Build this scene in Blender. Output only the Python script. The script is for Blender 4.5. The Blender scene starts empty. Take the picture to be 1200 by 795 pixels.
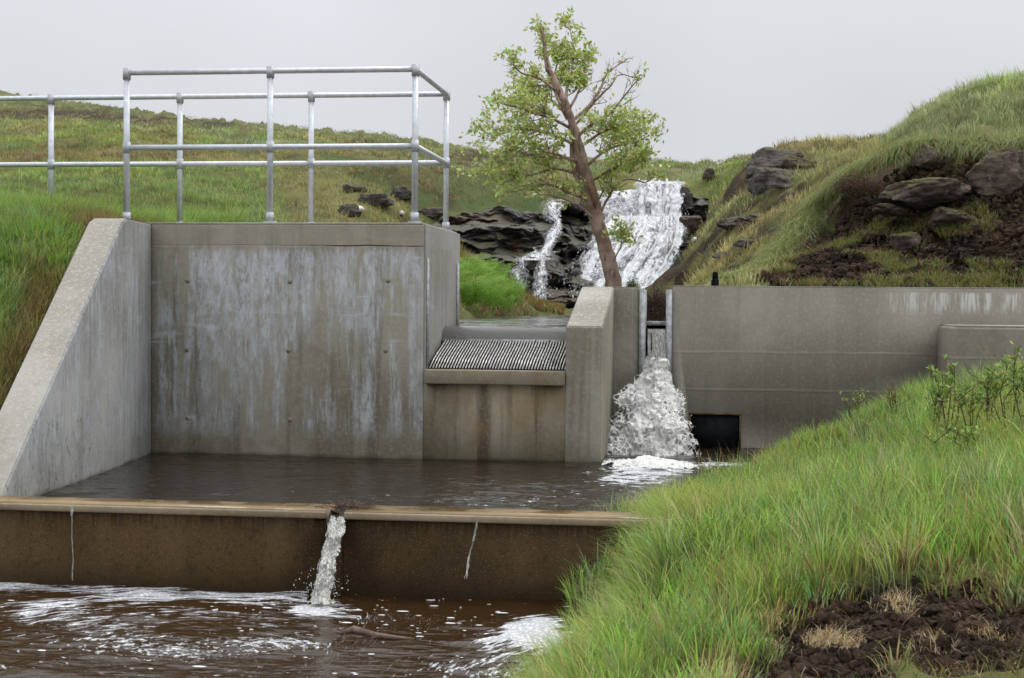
import bpy, math, random
import numpy as np
from mathutils import Vector, Matrix
random.seed(7); RNG = np.random.default_rng(11)
scn = bpy.context.scene
COL = scn.collection
# ------------------------------------------------------------------ camera
FPX, YAW, PITCH, ROLL = 1733.0, .129, -.025, .008
_cy, _sy = math.cos(YAW), math.sin(YAW)
FW = np.array([-_sy*math.cos(PITCH), _cy*math.cos(PITCH), math.sin(PITCH)])
_R0 = np.array([_cy, _sy, 0.]); _U0 = np.cross(_R0, FW)
RT = _R0*math.cos(ROLL)+_U0*math.sin(ROLL); UP = -_R0*math.sin(ROLL)+_U0*math.cos(ROLL)
cd = bpy.data.cameras.new('camera'); cam = bpy.data.objects.new('camera', cd); COL.objects.link(cam)
cd.sensor_width = 36; cd.lens = FPX/1200*36; cd.clip_start = .05; cd.clip_end = 3000
cd.dof.use_dof = True; cd.dof.focus_distance = 10.2; cd.dof.aperture_fstop = 9
M3 = Matrix((RT.tolist(), UP.tolist(), (-FW).tolist())).transposed()
cam.matrix_world = M3.to_4x4(); scn.camera = cam
def ray(x, y): return FW + RT*(x-600)/FPX - UP*(y-397.5)/FPX
def at(x, y, Y): d = ray(x, y); return d*(Y/d[1])
def atz(x, y, z): d = ray(x, y); return d*(z/d[2])
def topx(P):
    P = np.asarray(P, float); w = P@FW
    w = np.where(w > .01, w, .01)
    return 600+FPX*(P@RT)/w, 397.5-FPX*(P@UP)/w
# ------------------------------------------------------------------ noise
def _h(ix, iy, iz, s):
    n = (ix*374761393+iy*668265263+iz*2147483647+s*1274126177) & 0xffffffff
    n = ((n ^ (n >> 13))*1274126177) & 0xffffffff
    return ((n ^ (n >> 16)) & 0xffff)/32767.5-1
def vnoise(P, s=0):
    P = np.asarray(P, float); i = np.floor(P).astype(np.int64); f = P-i; f = f*f*(3-2*f)
    r = 0
    for dx in (0, 1):
        for dy in (0, 1):
            for dz in (0, 1):
                w = (f[:, 0] if dx else 1-f[:, 0])*(f[:, 1] if dy else 1-f[:, 1])*(f[:, 2] if dz else 1-f[:, 2])
                r = r+w*_h(i[:, 0]+dx, i[:, 1]+dy, i[:, 2]+dz, s)
    return r
def fbm(P, o=4, s=0, g=.5):
    P = np.asarray(P, float); r = 0; a = 1.
    for k in range(o):
        r = r+a*vnoise(P*(2.03**k)+17.3*k, s+k); a *= g
    return r
def P3(x, y, z=0):
    x = np.asarray(x, float); return np.stack([x, np.broadcast_to(y, x.shape), np.broadcast_to(z, x.shape)], 1).astype(float)
def sm(x, a, b):
    t = np.clip((x-a)/(b-a), 0, 1); return t*t*(3-2*t)
# ------------------------------------------------------------------ object helpers
def tag(o, label=None, cat=None, group=None, kind=None):
    if label: o['label'] = label
    if cat: o['category'] = cat
    if group: o['group'] = group
    if kind: o['kind'] = kind
    return o
def empty(name, loc, label, cat, group=None):
    o = bpy.data.objects.new(name, None); COL.objects.link(o); o.location = loc; o.empty_display_size = .1
    return tag(o, label, cat, group)
def wloc(o):
    v = Vector((0, 0, 0))
    while o is not None: v += o.location; o = o.parent
    return v
def mk(name, V, faces, mat, parent=None, loc=(0, 0, 0), smooth=False, attrs=None):
    """V: world coordinates; faces: list of index lists, or (loop_verts, face_sizes) arrays."""
    V = np.asarray(V, float)
    base = wloc(parent) if parent is not None else Vector((0, 0, 0))
    org = np.array(base)+(0 if parent is not None else np.array(loc, float))
    me = bpy.data.meshes.new(name)
    if isinstance(faces, tuple): lv, fs = faces
    else:
        fs = np.array([len(f) for f in faces], np.int32); lv = np.array([i for f in faces for i in f], np.int32)
    me.vertices.add(len(V)); me.vertices.foreach_set('co', (V-org).astype(np.float32).ravel())
    me.loops.add(len(lv)); me.loops.foreach_set('vertex_index', np.asarray(lv, np.int32))
    me.polygons.add(len(fs)); st = np.zeros(len(fs), np.int32); st[1:] = np.cumsum(fs)[:-1]
    me.polygons.foreach_set('loop_start', st); me.polygons.foreach_set('loop_total', np.asarray(fs, np.int32))
    if smooth: me.polygons.foreach_set('use_smooth', np.ones(len(fs), bool))
    for k, a in (attrs or {}).items():
        a = np.asarray(a, np.float32)
        if a.ndim == 1: me.attributes.new(k, 'FLOAT', 'POINT').data.foreach_set('value', a)
        elif a.shape[1] == 3: me.attributes.new(k, 'FLOAT_VECTOR', 'POINT').data.foreach_set('vector', a.ravel())
        else: me.attributes.new(k, 'FLOAT_COLOR', 'POINT').data.foreach_set('color', a.ravel())
    me.update(calc_edges=True); me.validate()
    me.materials.append(mat)
    o = bpy.data.objects.new(name, me); COL.objects.link(o)
    if parent is not None: o.parent = parent
    else: o.location = loc
    return o
class MB:
    def __init__(s): s.v = []; s.f = []
    def add(s, V, F):
        n = len(s.v); s.v += [tuple(float(c) for c in p) for p in V]; s.f += [[i+n for i in f] for f in F]; return s
    def hexa(s, c):   # 8 corners: bottom 4 (ccw), top 4
        return s.add(c, [[3, 2, 1, 0], [4, 5, 6, 7], [0, 1, 5, 4], [1, 2, 6, 5], [2, 3, 7, 6], [3, 0, 4, 7]])
    def box(s, x0, x1, y0, y1, z0, z1):
        return s.hexa([(x0, y0, z0), (x1, y0, z0), (x1, y1, z0), (x0, y1, z0), (x0, y0, z1), (x1, y0, z1), (x1, y1, z1), (x0, y1, z1)])
    def tube(s, pts, rad, n=10, cap=True):
        pts = [Vector(p) for p in pts]
        if not hasattr(rad, '__len__'): rad = [rad]*len(pts)
        base = len(s.v); prev = None
        for i, p in enumerate(pts):
            d = (pts[min(i+1, len(pts)-1)]-pts[max(i-1, 0)]).normalized()
            if prev is None:
                a = d.cross(Vector((0, 0, 1)) if abs(d.z) < .9 else Vector((1, 0, 0))).normalized()
            else: a = (prev-d*prev.dot(d)).normalized()
            prev = a; b = d.cross(a)
            for k in range(n):
                t = 2*math.pi*k/n; q = p+(a*math.cos(t)+b*math.sin(t))*rad[i]; s.v.append(tuple(q))
        for i in range(len(pts)-1):
            for k in range(n):
                k2 = (k+1) % n; s.f.append([base+i*n+k, base+i*n+k2, base+(i+1)*n+k2, base+(i+1)*n+k])
        if cap:
            s.f.append([base+k for k in range(n)][::-1]); s.f.append([base+(len(pts)-1)*n+k for k in range(n)])
        return s
    def ball(s, c, r, n=8, m=6):
        r = (r, r, r) if not hasattr(r, '__len__') else r
        V = [(c[0], c[1], c[2]-r[2])]; F = []
        for j in range(1, m):
            ph = math.pi*j/m
            for k in range(n):
                t = 2*math.pi*k/n; V.append((c[0]+r[0]*math.sin(ph)*math.cos(t), c[1]+r[1]*math.sin(ph)*math.sin(t), c[2]-r[2]*math.cos(ph)))
        V.append((c[0], c[1], c[2]+r[2])); L = len(V)-1
        for k in range(n):
            k2 = (k+1) % n; F.append([0, 1+k2, 1+k]); F.append([L, 1+(m-2)*n+k, 1+(m-2)*n+k2])
            for j in range(m-2): F.append([1+j*n+k, 1+j*n+k2, 1+(j+1)*n+k2, 1+(j+1)*n+k])
        return s.add(V, F)
    def build(s, name, mat, parent=None, loc=(0, 0, 0), smooth=False, bevel=0, attrs=None):
        o = mk(name, s.v, s.f, mat, parent, loc, smooth, attrs)
        if bevel:
            b = o.modifiers.new('bevel', 'BEVEL'); b.width = bevel; b.segments = 2; b.limit_method = 'ANGLE'; b.angle_limit = .6
        return o
def grid_faces(nu, nv, mask=None):
    i = np.arange(nu-1)[:, None]*nv+np.arange(nv-1)[None, :]
    q = np.stack([i, i+nv, i+nv+1, i+1], -1).reshape(-1, 4)
    if mask is not None: q = q[mask.reshape(-1)[q].all(1)]
    return q.ravel(), np.full(len(q), 4, np.int32)
# ------------------------------------------------------------------ materials
class NT:
    def __init__(s, name):
        s.m = bpy.data.materials.new(name); s.m.use_nodes = True; s.t = s.m.node_tree; s.t.nodes.clear()
        s.out = s.t.nodes.new('ShaderNodeOutputMaterial'); s.pos = s.n('ShaderNodeNewGeometry').outputs['Position']
    def n(s, k, **kw):
        o = s.t.nodes.new(k)
        for a, b in kw.items(): setattr(o, a, b)
        return o
    def link(s, a, b):
        if hasattr(a, 'links') or isinstance(a, bpy.types.NodeSocket): s.t.links.new(a, b)
        else: b.default_value = a
    def vec(s, sc, src=None, off=(0, 0, 0)):
        o = s.n('ShaderNodeMapping'); s.link(src or s.pos, o.inputs[0]); o.inputs['Scale'].default_value = sc; o.inputs['Location'].default_value = off
        return o.outputs[0]
    def noise(s, sc, det=4, v=None, rough=.55, dist=0):
        o = s.n('ShaderNodeTexNoise'); s.link(v or s.pos, o.inputs['Vector']); o.inputs['Scale'].default_value = sc
        o.inputs['Detail'].default_value = det; o.inputs['Roughness'].default_value = rough; o.inputs['Distortion'].default_value = dist
        return o.outputs['Fac']
    def voro(s, sc, v=None, feat='DISTANCE_TO_EDGE', rnd=1):
        o = s.n('ShaderNodeTexVoronoi', feature=feat); s.link(v or s.pos, o.inputs['Vector']); o.inputs['Scale'].default_value = sc; o.inputs['Randomness'].default_value = rnd
        return o.outputs['Distance']
    def rmp(s, x, a, b, c=0., d=1.):
        o = s.n('ShaderNodeMapRange', interpolation_type='SMOOTHSTEP'); s.link(x, o.inputs[0])
        for i, k in enumerate((a, b, c, d)): s.link(k, o.inputs[i+1])
        return o.outputs[0]
    def mth(s, op, a, b=0., c=None):
        o = s.n('ShaderNodeMath', operation=op); s.link(a, o.inputs[0]); s.link(b, o.inputs[1])
        if c is not None: s.link(c, o.inputs[2])
        return o.outputs[0]
    def mul(s, *a):
        r = a[0]
        for x in a[1:]: r = s.mth('MULTIPLY', r, x)
        return r
    def mix(s, f, a, b):
        o = s.n('ShaderNodeMix', data_type='RGBA'); s.link(f, o.inputs[0])
        for k, q in ((6, a), (7, b)):
            if isinstance(q, tuple): o.inputs[k].default_value = (*q[:3], 1)
            else: s.link(q, o.inputs[k])
        return o.outputs[2]
    def xyz(s):
        o = s.n('ShaderNodeSeparateXYZ'); s.link(s.pos, o.inputs[0]); return o.outputs
    def attr(s, name, out='Fac'):
        return s.n('ShaderNodeAttribute', attribute_name=name).outputs[out]
    def bump(s, h, st=.3, d=.01):
        o = s.n('ShaderNodeBump'); s.link(h, o.inputs['Height']); o.inputs['Strength'].default_value = st; o.inputs['Distance'].default_value = d
        return o.outputs[0]
    def bsdf(s, col, rough=.8, nrm=None, **kw):
        o = s.n('ShaderNodeBsdfPrincipled')
        if isinstance(col, tuple): o.inputs['Base Color'].default_value = (*col[:3], 1)
        else: s.link(col, o.inputs['Base Color'])
        s.link(rough, o.inputs['Roughness'])
        if nrm is not None: s.link(nrm, o.inputs['Normal'])
        for k, v in kw.items(): s.link(v, o.inputs[k.replace('_', ' ')])
        return o.outputs[0]
    def fin(s, sh): s.link(sh, s.out.inputs[0]); return s.m
def band(t, z, z0, w):   # 1 near z0 within w
    return t.rmp(t.mth('ABSOLUTE', t.mth('SUBTRACT', z, z0)), w, w*.4, 0, 1)

def concrete(name, base=(.21, .19, .155), dark=(.12, .103, .075), eff=(.34, .36, .38), eamt=0., ez=(-1.0, .36), ex=None, wet=None, crack=None,
             lines=(), topband=None, pits=.5, warm=0., spots=0., rough=.85, streak=.5, white=None, spk=0.):
    t = NT(name); X, Y, Z = t.xyz()
    wob = t.mth('MULTIPLY_ADD', t.noise(2.5, 3), .05, -.025)
    big = t.noise(1.1, 5); c = t.mix(t.rmp(big, .36, .64), dark, base)
    st = t.noise(1, 5, t.vec((9, 9, .55))); c = t.mix(t.mul(t.rmp(st, .5, .66), streak), c, tuple(x*.55 for x in dark))
    c = t.mix(t.mul(t.rmp(t.noise(1, 4, t.vec((14, 14, .4), off=(3, 1, 7))), .55, .7), streak*.6), c, tuple(min(1, x*1.35) for x in base))
    c = t.mix(t.rmp(t.noise(38, 4), .45, .75, 0, .35), c, tuple(x*1.4 for x in base))
    c = t.mix(t.rmp(t.noise(9, 6, rough=.7), .5, .68, 0, .45), c, dark)
    if topband is not None:
        c = t.mix(t.mul(t.rmp(t.mth('ADD', Z, wob), topband-.006, topband+.006), .5), c, t.mix(t.rmp(t.noise(3, 4, t.vec((1, 1, 3))), .35, .65), tuple(x*.78 for x in base), tuple(x*.98 for x in base)))
    if eamt:
        v = t.noise(1, 7, t.vec((13, 13, 1.0), off=(5, 0, 2)), rough=.68, dist=.3); p = t.noise(1.5, 3, t.vec((1, 1, .6), off=(8, 3, 3)))
        fine = t.noise(1, 6, t.vec((46, 46, 5)), rough=.75)
        e = t.rmp(t.mth('ADD', t.mth('ADD', t.mul(v, .55), t.mul(fine, .25)), t.mul(p, .4)), .625-.09*eamt, .735-.09*eamt)
        zf = t.mul(t.rmp(Z, ez[0], ez[0]+.18), t.rmp(t.mth('ADD', Z, t.mul(fine, .25)), ez[1]+.16, ez[1]+.08))
        e = t.mul(e, zf)
        if ex: e = t.mul(e, t.rmp(X, ex[1]+.12, ex[1]-.15), t.rmp(X, ex[0], ex[0]+.1))
        holes = t.rmp(t.noise(30, 6, t.vec((1, 1, .45)), rough=.75), .64, .44, .25, 1)
        c = t.mix(t.mul(e, holes, .85), c, t.mix(t.rmp(t.noise(1, 5, t.vec((25, 25, 6)), rough=.7), .35, .65), eff, tuple(x*.66 for x in eff)))
        hz = t.mul(t.rmp(t.noise(1, 3, t.vec((2, 2, 14))), .6, .68), t.rmp(t.noise(5, 3), .45, .6), .4); c = t.mix(t.mul(hz, zf), c, eff)
    if white:
        x0, x1, z0, z1, a = white
        w = t.mul(t.rmp(t.noise(1, 5, t.vec((30, 30, 3)), rough=.7), .46, .62), t.rmp(X, x0, x0+.06), t.rmp(X, x1, x1-.06), t.rmp(Z, z0, z0+.1), t.rmp(Z, z1, z1-.02), a)
        c = t.mix(w, c, (.42, .42, .40))
    h = t.mth('ADD', t.mul(t.noise(60, 5), .4), t.mul(t.noise(7, 3), .8))
    if spk: c = t.mix(t.mul(t.rmp(t.noise(55, 3), .57, .66), spk), c, (.48, .46, .42))
    if spots:
        sp = t.mul(t.rmp(t.noise(19, 6, t.vec((1, 1, .55)), rough=.8), .56, .63), t.rmp(t.mth('ADD', Z, t.mul(big, .5)), -.15, -.55), t.rmp(Y, 9.3, 8.6), spots)
        c = t.mix(sp, c, (.03, .03, .026))
    for zz in lines:
        wz = t.mth('ADD', Z, t.mul(wob, .35)); b = t.rmp(t.mth('ABSOLUTE', t.mth('SUBTRACT', wz, zz)), .006, .012, 1, 0)
        c = t.mix(t.mul(b, t.rmp(t.noise(2, 3), .35, .6), .3), c, tuple(x*1.4 for x in base))
        b2 = t.mul(t.rmp(wz, zz-.055, zz-.006), t.rmp(wz, zz-.004, zz-.006)); c = t.mix(t.mul(b2, .3), c, dark)
        h = t.mth('ADD', h, t.mul(b, .5))
    if crack is not None:
        b = t.rmp(t.mth('ABSOLUTE', t.mth('SUBTRACT', t.mth('ADD', Z, t.mul(wob, .5)), crack)), .002, .006, 1, 0)
        c = t.mix(t.mul(b, t.rmp(t.noise(1.4, 3), .42, .52)), c, (.02, .018, .015)); h = t.mth('SUBTRACT', h, b)
    if warm: c = t.mix(t.mul(t.rmp(t.noise(3, 5), .5, .7), warm), c, (.17, .10, .03))
    r = rough
    if wet is not None:
        wz = t.mth('SUBTRACT', t.mth('ADD', Z, t.mul(t.noise(5, 4), .07)), wet+.035)
        wf = t.rmp(wz, .03, -.015); c = t.mix(t.mul(wf, .75), c, (.05, .04, .02)); r = t.mth('MULTIPLY_ADD', wf, -.4, rough)
    return t.fin(t.bsdf(c, r, t.bump(h, pits, .006)))
WZ, UZ, LZ = -1.105, -.175, -1.445      # pool, upstream and lower stream water levels
M = {}
M['head'] = concrete('concrete_headwall', base=(.295, .27, .215), dark=(.175, .152, .112), eamt=1.1, ez=(-1.02, .36), eff=(.50, .525, .55), ex=(-3.93, -1.92), wet=WZ, crack=.385, topband=.37, warm=.12)
M['wing'] = concrete('concrete_wing', base=(.30, .295, .28), dark=(.17, .165, .15), eamt=.8, ez=(-1.0, .55), wet=WZ, spots=.75, streak=.35)
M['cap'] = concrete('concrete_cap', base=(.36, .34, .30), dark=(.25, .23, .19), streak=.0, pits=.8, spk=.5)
M['side'] = concrete('concrete_side', base=(.27, .26, .235), dark=(.18, .17, .145), streak=.3, eamt=.25, ez=(-.4, .3), topband=.39)
M['low'] = concrete('concrete_low', base=(.21, .18, .125), dark=(.125, .10, .06), wet=WZ, streak=1., warm=.5)
M['pier'] = concrete('concrete_pier', base=(.275, .257, .21), dark=(.18, .16, .12), streak=.55, wet=WZ, warm=.1)
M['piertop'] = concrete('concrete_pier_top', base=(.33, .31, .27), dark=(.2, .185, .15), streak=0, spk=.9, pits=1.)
M['sill'] = concrete('concrete_sill', base=(.25, .215, .155), dark=(.15, .12, .08), streak=.1, warm=.4)
M['right'] = concrete('concrete_right', base=(.232, .214, .176), dark=(.17, .15, .118), streak=.2, wet=WZ, lines=(-.37, -.66), white=(1.35, 2.6, -.09, .105, .7))
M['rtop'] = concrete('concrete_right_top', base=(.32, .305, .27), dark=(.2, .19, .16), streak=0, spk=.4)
def weir_mat():
    t = NT('weir_face'); X, Y, Z = t.xyz()
    c = t.mix(t.rmp(t.noise(2.2, 5), .35, .68), (.036, .021, .007), (.066, .040, .014))
    c = t.mix(t.rmp(t.noise(120, 2), .56, .7, 0, .7), c, (.15, .10, .05))
    c = t.mix(t.rmp(t.noise(45, 4), .5, .7, 0, .6), c, (.022, .013, .005))
    c = t.mix(t.mul(t.rmp(t.noise(1, 4, t.vec((70, 70, 1.2))), .45, .62), t.rmp(Z, -1.17, -1.08), .8), c, (.018, .011, .005))
    c = t.mix(t.rmp(t.noise(1, 3, t.vec((3.3, 1, .15))), .5, .7, 0, .35), c, (.10, .07, .032))
    c = t.mix(t.rmp(Z, -1.28, -1.46, 0, .6), c, (.016, .009, .004))
    return t.fin(t.bsdf(c, .75, t.bump(t.noise(90, 4), .6, .004), Specular_IOR_Level=.15))
M['weir'] = weir_mat()
M['weirlip'] = concrete('weir_lip', base=(.30, .24, .16), dark=(.19, .145, .085), streak=.15, warm=.1, rough=.6)
def weirtop_mat():
    t = NT('weir_top'); c = t.mix(t.rmp(t.noise(3, 5), .4, .65), (.15, .09, .025), (.23, .15, .055))
    c = t.mix(t.rmp(t.noise(40, 4), .5, .75, 0, .5), c, (.07, .045, .015))
    return t.fin(t.bsdf(c, t.rmp(t.noise(5, 3), .4, .6, .1, .45), t.bump(t.noise(30, 3), .2, .004)))
M['weirtop'] = weirtop_mat()
def metal(name, c1=(.58, .60, .62), c2=(.36, .38, .41), r=.42, m=.55):
    t = NT(name); c = t.mix(t.rmp(t.noise(25, 4), .35, .65), c2, c1)
    return t.fin(t.bsdf(c, t.mth('MULTIPLY_ADD', t.noise(12, 3), .25, r-.12), t.bump(t.noise(140, 2), .1, .002), Metallic=m))
M['galv'] = metal('galvanised_tube', (.62, .64, .66), (.52, .54, .57), .45, .5); M['fitt'] = metal('galvanised_fitting', (.48, .50, .51), (.36, .38, .40), .55, .4)
M['chan'] = metal('steel_channel', (.36, .37, .38), (.22, .23, .24), .5, .3)
M['bars'] = metal('screen_bars', (.55, .54, .50), (.30, .28, .25), .35, .6)
def plain(name, a, b, sc=6, r=.8, bs=20, bst=.4, bd=.01, **kw):
    t = NT(name); c = t.mix(t.rmp(t.noise(sc, 5), .35, .65), a, b); return t.fin(t.bsdf(c, r, t.bump(t.noise(bs, 4), bst, bd), **kw))
M['black'] = plain('black_rubber', (.006, .007, .008), (.014, .015, .017), 12, .9, 60, Specular_IOR_Level=.1)
M['rust'] = plain('rusty_frame', (.05, .03, .012), (.12, .07, .02), 14, .8)
M['wood'] = plain('wet_wood', (.06, .03, .016), (.13, .08, .05), 9, .5, 40)
M['twig'] = plain('brown_twig', (.05, .028, .018), (.13, .08, .05), 20, .8)
M['plug'] = plain('plug_mortar', (.19, .17, .13), (.25, .22, .17), 30, .9)
M['lichen'] = plain('white_lichen', (.55, .52, .50), (.75, .73, .72), 30, .9)
def rock_mat(name, a, b, lich=.3, moss=.3, wet=0, red=0):
    t = NT(name); c = t.mix(t.rmp(t.noise(4, 6, rough=.65), .35, .65), a, b)
    c = t.mix(t.rmp(t.noise(22, 5), .5, .7, 0, .5), c, tuple(x*.4 for x in a))
    if red: c = t.mix(t.mul(t.rmp(t.noise(1.1, 3), .52, .62), red), c, (.10, .035, .018))
    nz = t.n('ShaderNodeSeparateXYZ'); t.link(t.n('ShaderNodeNewGeometry').outputs['Normal'], nz.inputs[0]); up = nz.outputs[2]
    if moss: c = t.mix(t.mul(t.rmp(t.mth('ADD', up, t.mul(t.noise(5, 4), .8)), .95, 1.25), moss), c, (.085, .085, .02))
    if lich: c = t.mix(t.mul(t.rmp(t.noise(7, 5, rough=.7), .66, .70), lich), c, (.30, .28, .25))
    return t.fin(t.bsdf(c, .55 if wet else .85, t.bump(t.mth('ADD', t.noise(9, 6, t.vec((1, 1, 2.2)), rough=.7), t.voro(3, t.vec((1, 1, 3.5)))), 1., .05), Specular_IOR_Level=.35 if wet else .3))
M['wetrock'] = rock_mat('wet_rock', (.014, .012, .012), (.060, .050, .048), 0, .35, 1, .35)
M['rock'] = rock_mat('brown_rock', (.050, .034, .027), (.135, .10, .082), .8, .9)
M['greyrock'] = rock_mat('grey_rock', (.075, .062, .055), (.17, .15, .14), .9, .5)
def ground_mat(name, near=False):
    t = NT(name); gr = t.attr('grass'); pk = t.attr('peat')
    g = t.mix(t.rmp(t.noise(.9, 6), .35, .65), (.09, .11, .03), (.18, .17, .06))
    g = t.mix(t.rmp(t.noise(.23, 4), .45, .65, 0, .8), g, (.05, .085, .022))
    g = t.mix(t.rmp(t.noise(3.5, 5), .52, .7, 0, .6), g, (.12, .085, .035))
    p = t.mix(t.rmp(t.noise(5 if near else 2.2, 6, rough=.7), .35, .7), (.016, .010, .006), (.075, .045, .028))
    p = t.mix(t.rmp(t.noise(1.3, 5), .55, .68, 0, .7), p, (.12, .09, .03))
    p = t.mix(t.rmp(t.noise(40, 3), .58, .7, 0, .6), p, (.12, .08, .055))
    c = t.mix(pk, g, p)
    h = t.mth('ADD', t.noise(14, 6, rough=.7), t.mul(t.noise(50, 3), .4))
    return t.fin(t.bsdf(c, .9, t.bump(h, 1., .05), Specular_IOR_Level=.2))
M['ground'] = ground_mat('heath_ground'); M['nground'] = ground_mat('bank_ground', True)
def blade_mat(name, tr=.42, r=.5):
    t = NT(name); c = t.attr('col', 'Color'); a = t.bsdf(c, r, Specular_IOR_Level=.35)
    b = t.n('ShaderNodeBsdfTranslucent'); t.link(c, b.inputs[0]); mx = t.n('ShaderNodeMixShader'); mx.inputs[0].default_value = tr
    t.link(a, mx.inputs[1]); t.link(b.outputs[0], mx.inputs[2]); return t.fin(mx.outputs[0])
M['blade'] = blade_mat('grass_blades'); M['leaf'] = blade_mat('tree_leaves', .4, .45); M['fern'] = blade_mat('fern_leaves', .4, .6)
M['straw'] = blade_mat('dead_straw', .2, .8)
def bark_mat():
    t = NT('rowan_bark'); c = t.mix(t.rmp(t.noise(5, 5), .35, .65), (.18, .115, .085), (.36, .26, .20))
    c = t.mix(t.rmp(t.noise(1, 5, t.vec((22, 22, 5))), .55, .68, 0, .8), c, (.05, .03, .022))
    c = t.mix(t.rmp(t.noise(3, 3), .62, .7, 0, .6), c, (.33, .22, .16))
    return t.fin(t.bsdf(c, .85, t.bump(t.noise(1, 5, t.vec((40, 40, 14))), .8, .02)))
M['bark'] = bark_mat()
def water_mat(name, deep, foamname='foam', ripple=(1, 1, 1), rs=9, rst=.25, tint=(.75, .77, .8)):
    t = NT(name); w = t.attr('fw'); fc = t.attr('fc', 'Vector')
    n1 = t.noise(1, 6, fc, rough=.68); n2 = t.noise(2.6, 5, fc, rough=.65)
    s = t.mth('ADD', t.mul(n1, .6), t.mul(n2, .4))
    th = t.mth('MULTIPLY_ADD', w, -.34, .70)
    f = t.mul(t.rmp(s, th, t.mth('ADD', th, .05)), t.rmp(w, 0., .06))
    bub = t.rmp(t.voro(55, feat='F1'), .5, .2, .55, 1)
    c = t.mix(t.mul(f, bub), deep, tint)
    ro = t.mth('MULTIPLY_ADD', f, .5, .04)
    h = t.mth('ADD', t.mul(t.noise(rs, 4, t.vec(ripple)), 1.), t.mul(f, .35))
    return t.fin(t.bsdf(c, ro, t.bump(h, rst, .03), IOR=1.33))
M['stream'] = water_mat('peaty_stream_water', (.030, .015, .005), ripple=(1, 2.2, 1), rs=7, rst=.35)
M['pool'] = water_mat('pool_water', (.018, .012, .007), ripple=(1, 1.8, 1), rs=9, rst=.5)
M['upper'] = water_mat('upper_pool_water', (.10, .095, .085), ripple=(1, 2, 1), rs=6, rst=.3)
def spray_mat(name, sc=(10, 10, 6), thin=.5, col=(.80, .81, .80), r=.25, lo=.45, web=1., bst=1.):
    """falling white water: lacy filaments with holes, broken by noise; 'den' attribute raises coverage"""
    t = NT(name); den = t.attr('den'); v = t.vec(sc)
    dist = t.n('ShaderNodeVectorMath', operation='ADD'); nn = t.n('ShaderNodeTexNoise'); t.link(v, nn.inputs['Vector']); nn.inputs['Scale'].default_value = .9; nn.inputs['Detail'].default_value = 3
    t.link(v, dist.inputs[0]); t.link(nn.outputs['Color'], dist.inputs[1])
    e = t.voro(1., dist.outputs[0]); e2 = t.voro(2.3, dist.outputs[0])
    wb = t.mth('MAXIMUM', t.rmp(e, t.mth('MULTIPLY_ADD', den, .35, .04), t.mth('MULTIPLY_ADD', den, .25, .015)), t.mul(t.rmp(e2, .10, .04), t.rmp(den, .1, .6)))
    ns = t.rmp(t.noise(1.1, 5, v, rough=.7), t.mth('MULTIPLY_ADD', den, -.45, .62), t.mth('MULTIPLY_ADD', den, -.45, .72))
    a = t.mth('MAXIMUM', t.mul(wb, web), ns)
    c = t.mix(t.noise(2.2, 5, v), tuple(x*lo for x in col), col)
    sh = t.bsdf(c, r, t.bump(t.mth('ADD', t.noise(1.5, 5, v), e), bst, .05), Alpha=t.mul(a, t.rmp(den, 0, .12)), IOR=1.33, Transmission_Weight=thin*.5)
    return t.fin(sh)
M['fall'] = spray_mat('waterfall_water', (17, 17, 5), .0, (.90, .91, .92), r=.8, web=.35, lo=.40, bst=.4)
M['veil'] = spray_mat('thin_veil_water', (24, 24, 3), .0, (.86, .87, .89), r=.8, web=.35, lo=.5, bst=.35)
M['plume'] = spray_mat('splash_water', (21, 21, 15), .3, (.93, .92, .88), r=.6, lo=.62, bst=.45, web=.8)
M['jet'] = spray_mat('jet_water', (46, 46, 11), .3, (.93, .91, .84), r=.2, lo=.45, bst=.7)
M['sheet'] = spray_mat('sheet_water', (70, 70, 5), .0, (.95, .93, .86), web=0., r=.5, lo=.6)
t = NT('water_drops'); M['drop'] = t.fin(t.bsdf((.8, .82, .84), .15, IOR=1.33, Transmission_Weight=.4))

# ------------------------------------------------------------------ terrain surfaces
class RBF:
    def __init__(s, pts, val, reg=1e-4, scale=1.):
        s.p = np.array(pts, float); n = len(s.p); s.sc = scale
        K = s.k(s.p); A = np.zeros((n+3, n+3)); A[:n, :n] = K+np.eye(n)*reg
        Q = np.c_[np.ones(n), s.p]; A[:n, n:] = Q; A[n:, :n] = Q.T
        s.w = np.linalg.solve(A, np.r_[np.array(val, float), 0, 0, 0])
    def k(s, q):
        d2 = ((q[:, None, :]-s.p[None])**2).sum(-1)+1e-12; return .5*d2*np.log(d2)
    def __call__(s, x, y):
        q = np.c_[x, y]; out = np.empty(len(q))
        for i in range(0, len(q), 20000):
            b = q[i:i+20000]; out[i:i+20000] = s.k(b)@s.w[:-3]+s.w[-3]+b@s.w[-2:]
        return out
_c = []
def cp(px, *pairs):
    for py, Y in pairs:
        P = at(px, py, Y); _c.append((P[0]/Y, math.log(Y), P[2]/Y))
def cw(*P):
    for X, Y, Z in P: _c.append((X/Y, math.log(Y), Z/Y))
cp(-260, (240, 14), (205, 20), (160, 34), (115, 60), (80, 110), (60, 200))
cp(0, (212, 17), (180, 26), (152, 42), (122, 75), (96, 150), (97, 400))
cp(120, (222, 17), (185, 27), (155, 42), (130, 70), (111, 130), (116, 400))
cp(220, (240, 15), (215, 19), (180, 28), (158, 42), (140, 70), (122, 115), (130, 400))
cp(340, (252, 15), (222, 20), (190, 29), (165, 44), (146, 75), (137, 105), (150, 400))
cp(450, (256, 15), (228, 21), (196, 29), (172, 44), (153, 75), (149, 100), (165, 400))
cp(540, (352, 18.6), (330, 22), (290, 27), (240, 29), (205, 34), (185, 46), (168, 75), (164, 100), (178, 400))
cp(640, (330, 27), (242, 30), (215, 34), (196, 44), (184, 65), (178, 100), (188, 400))
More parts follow.
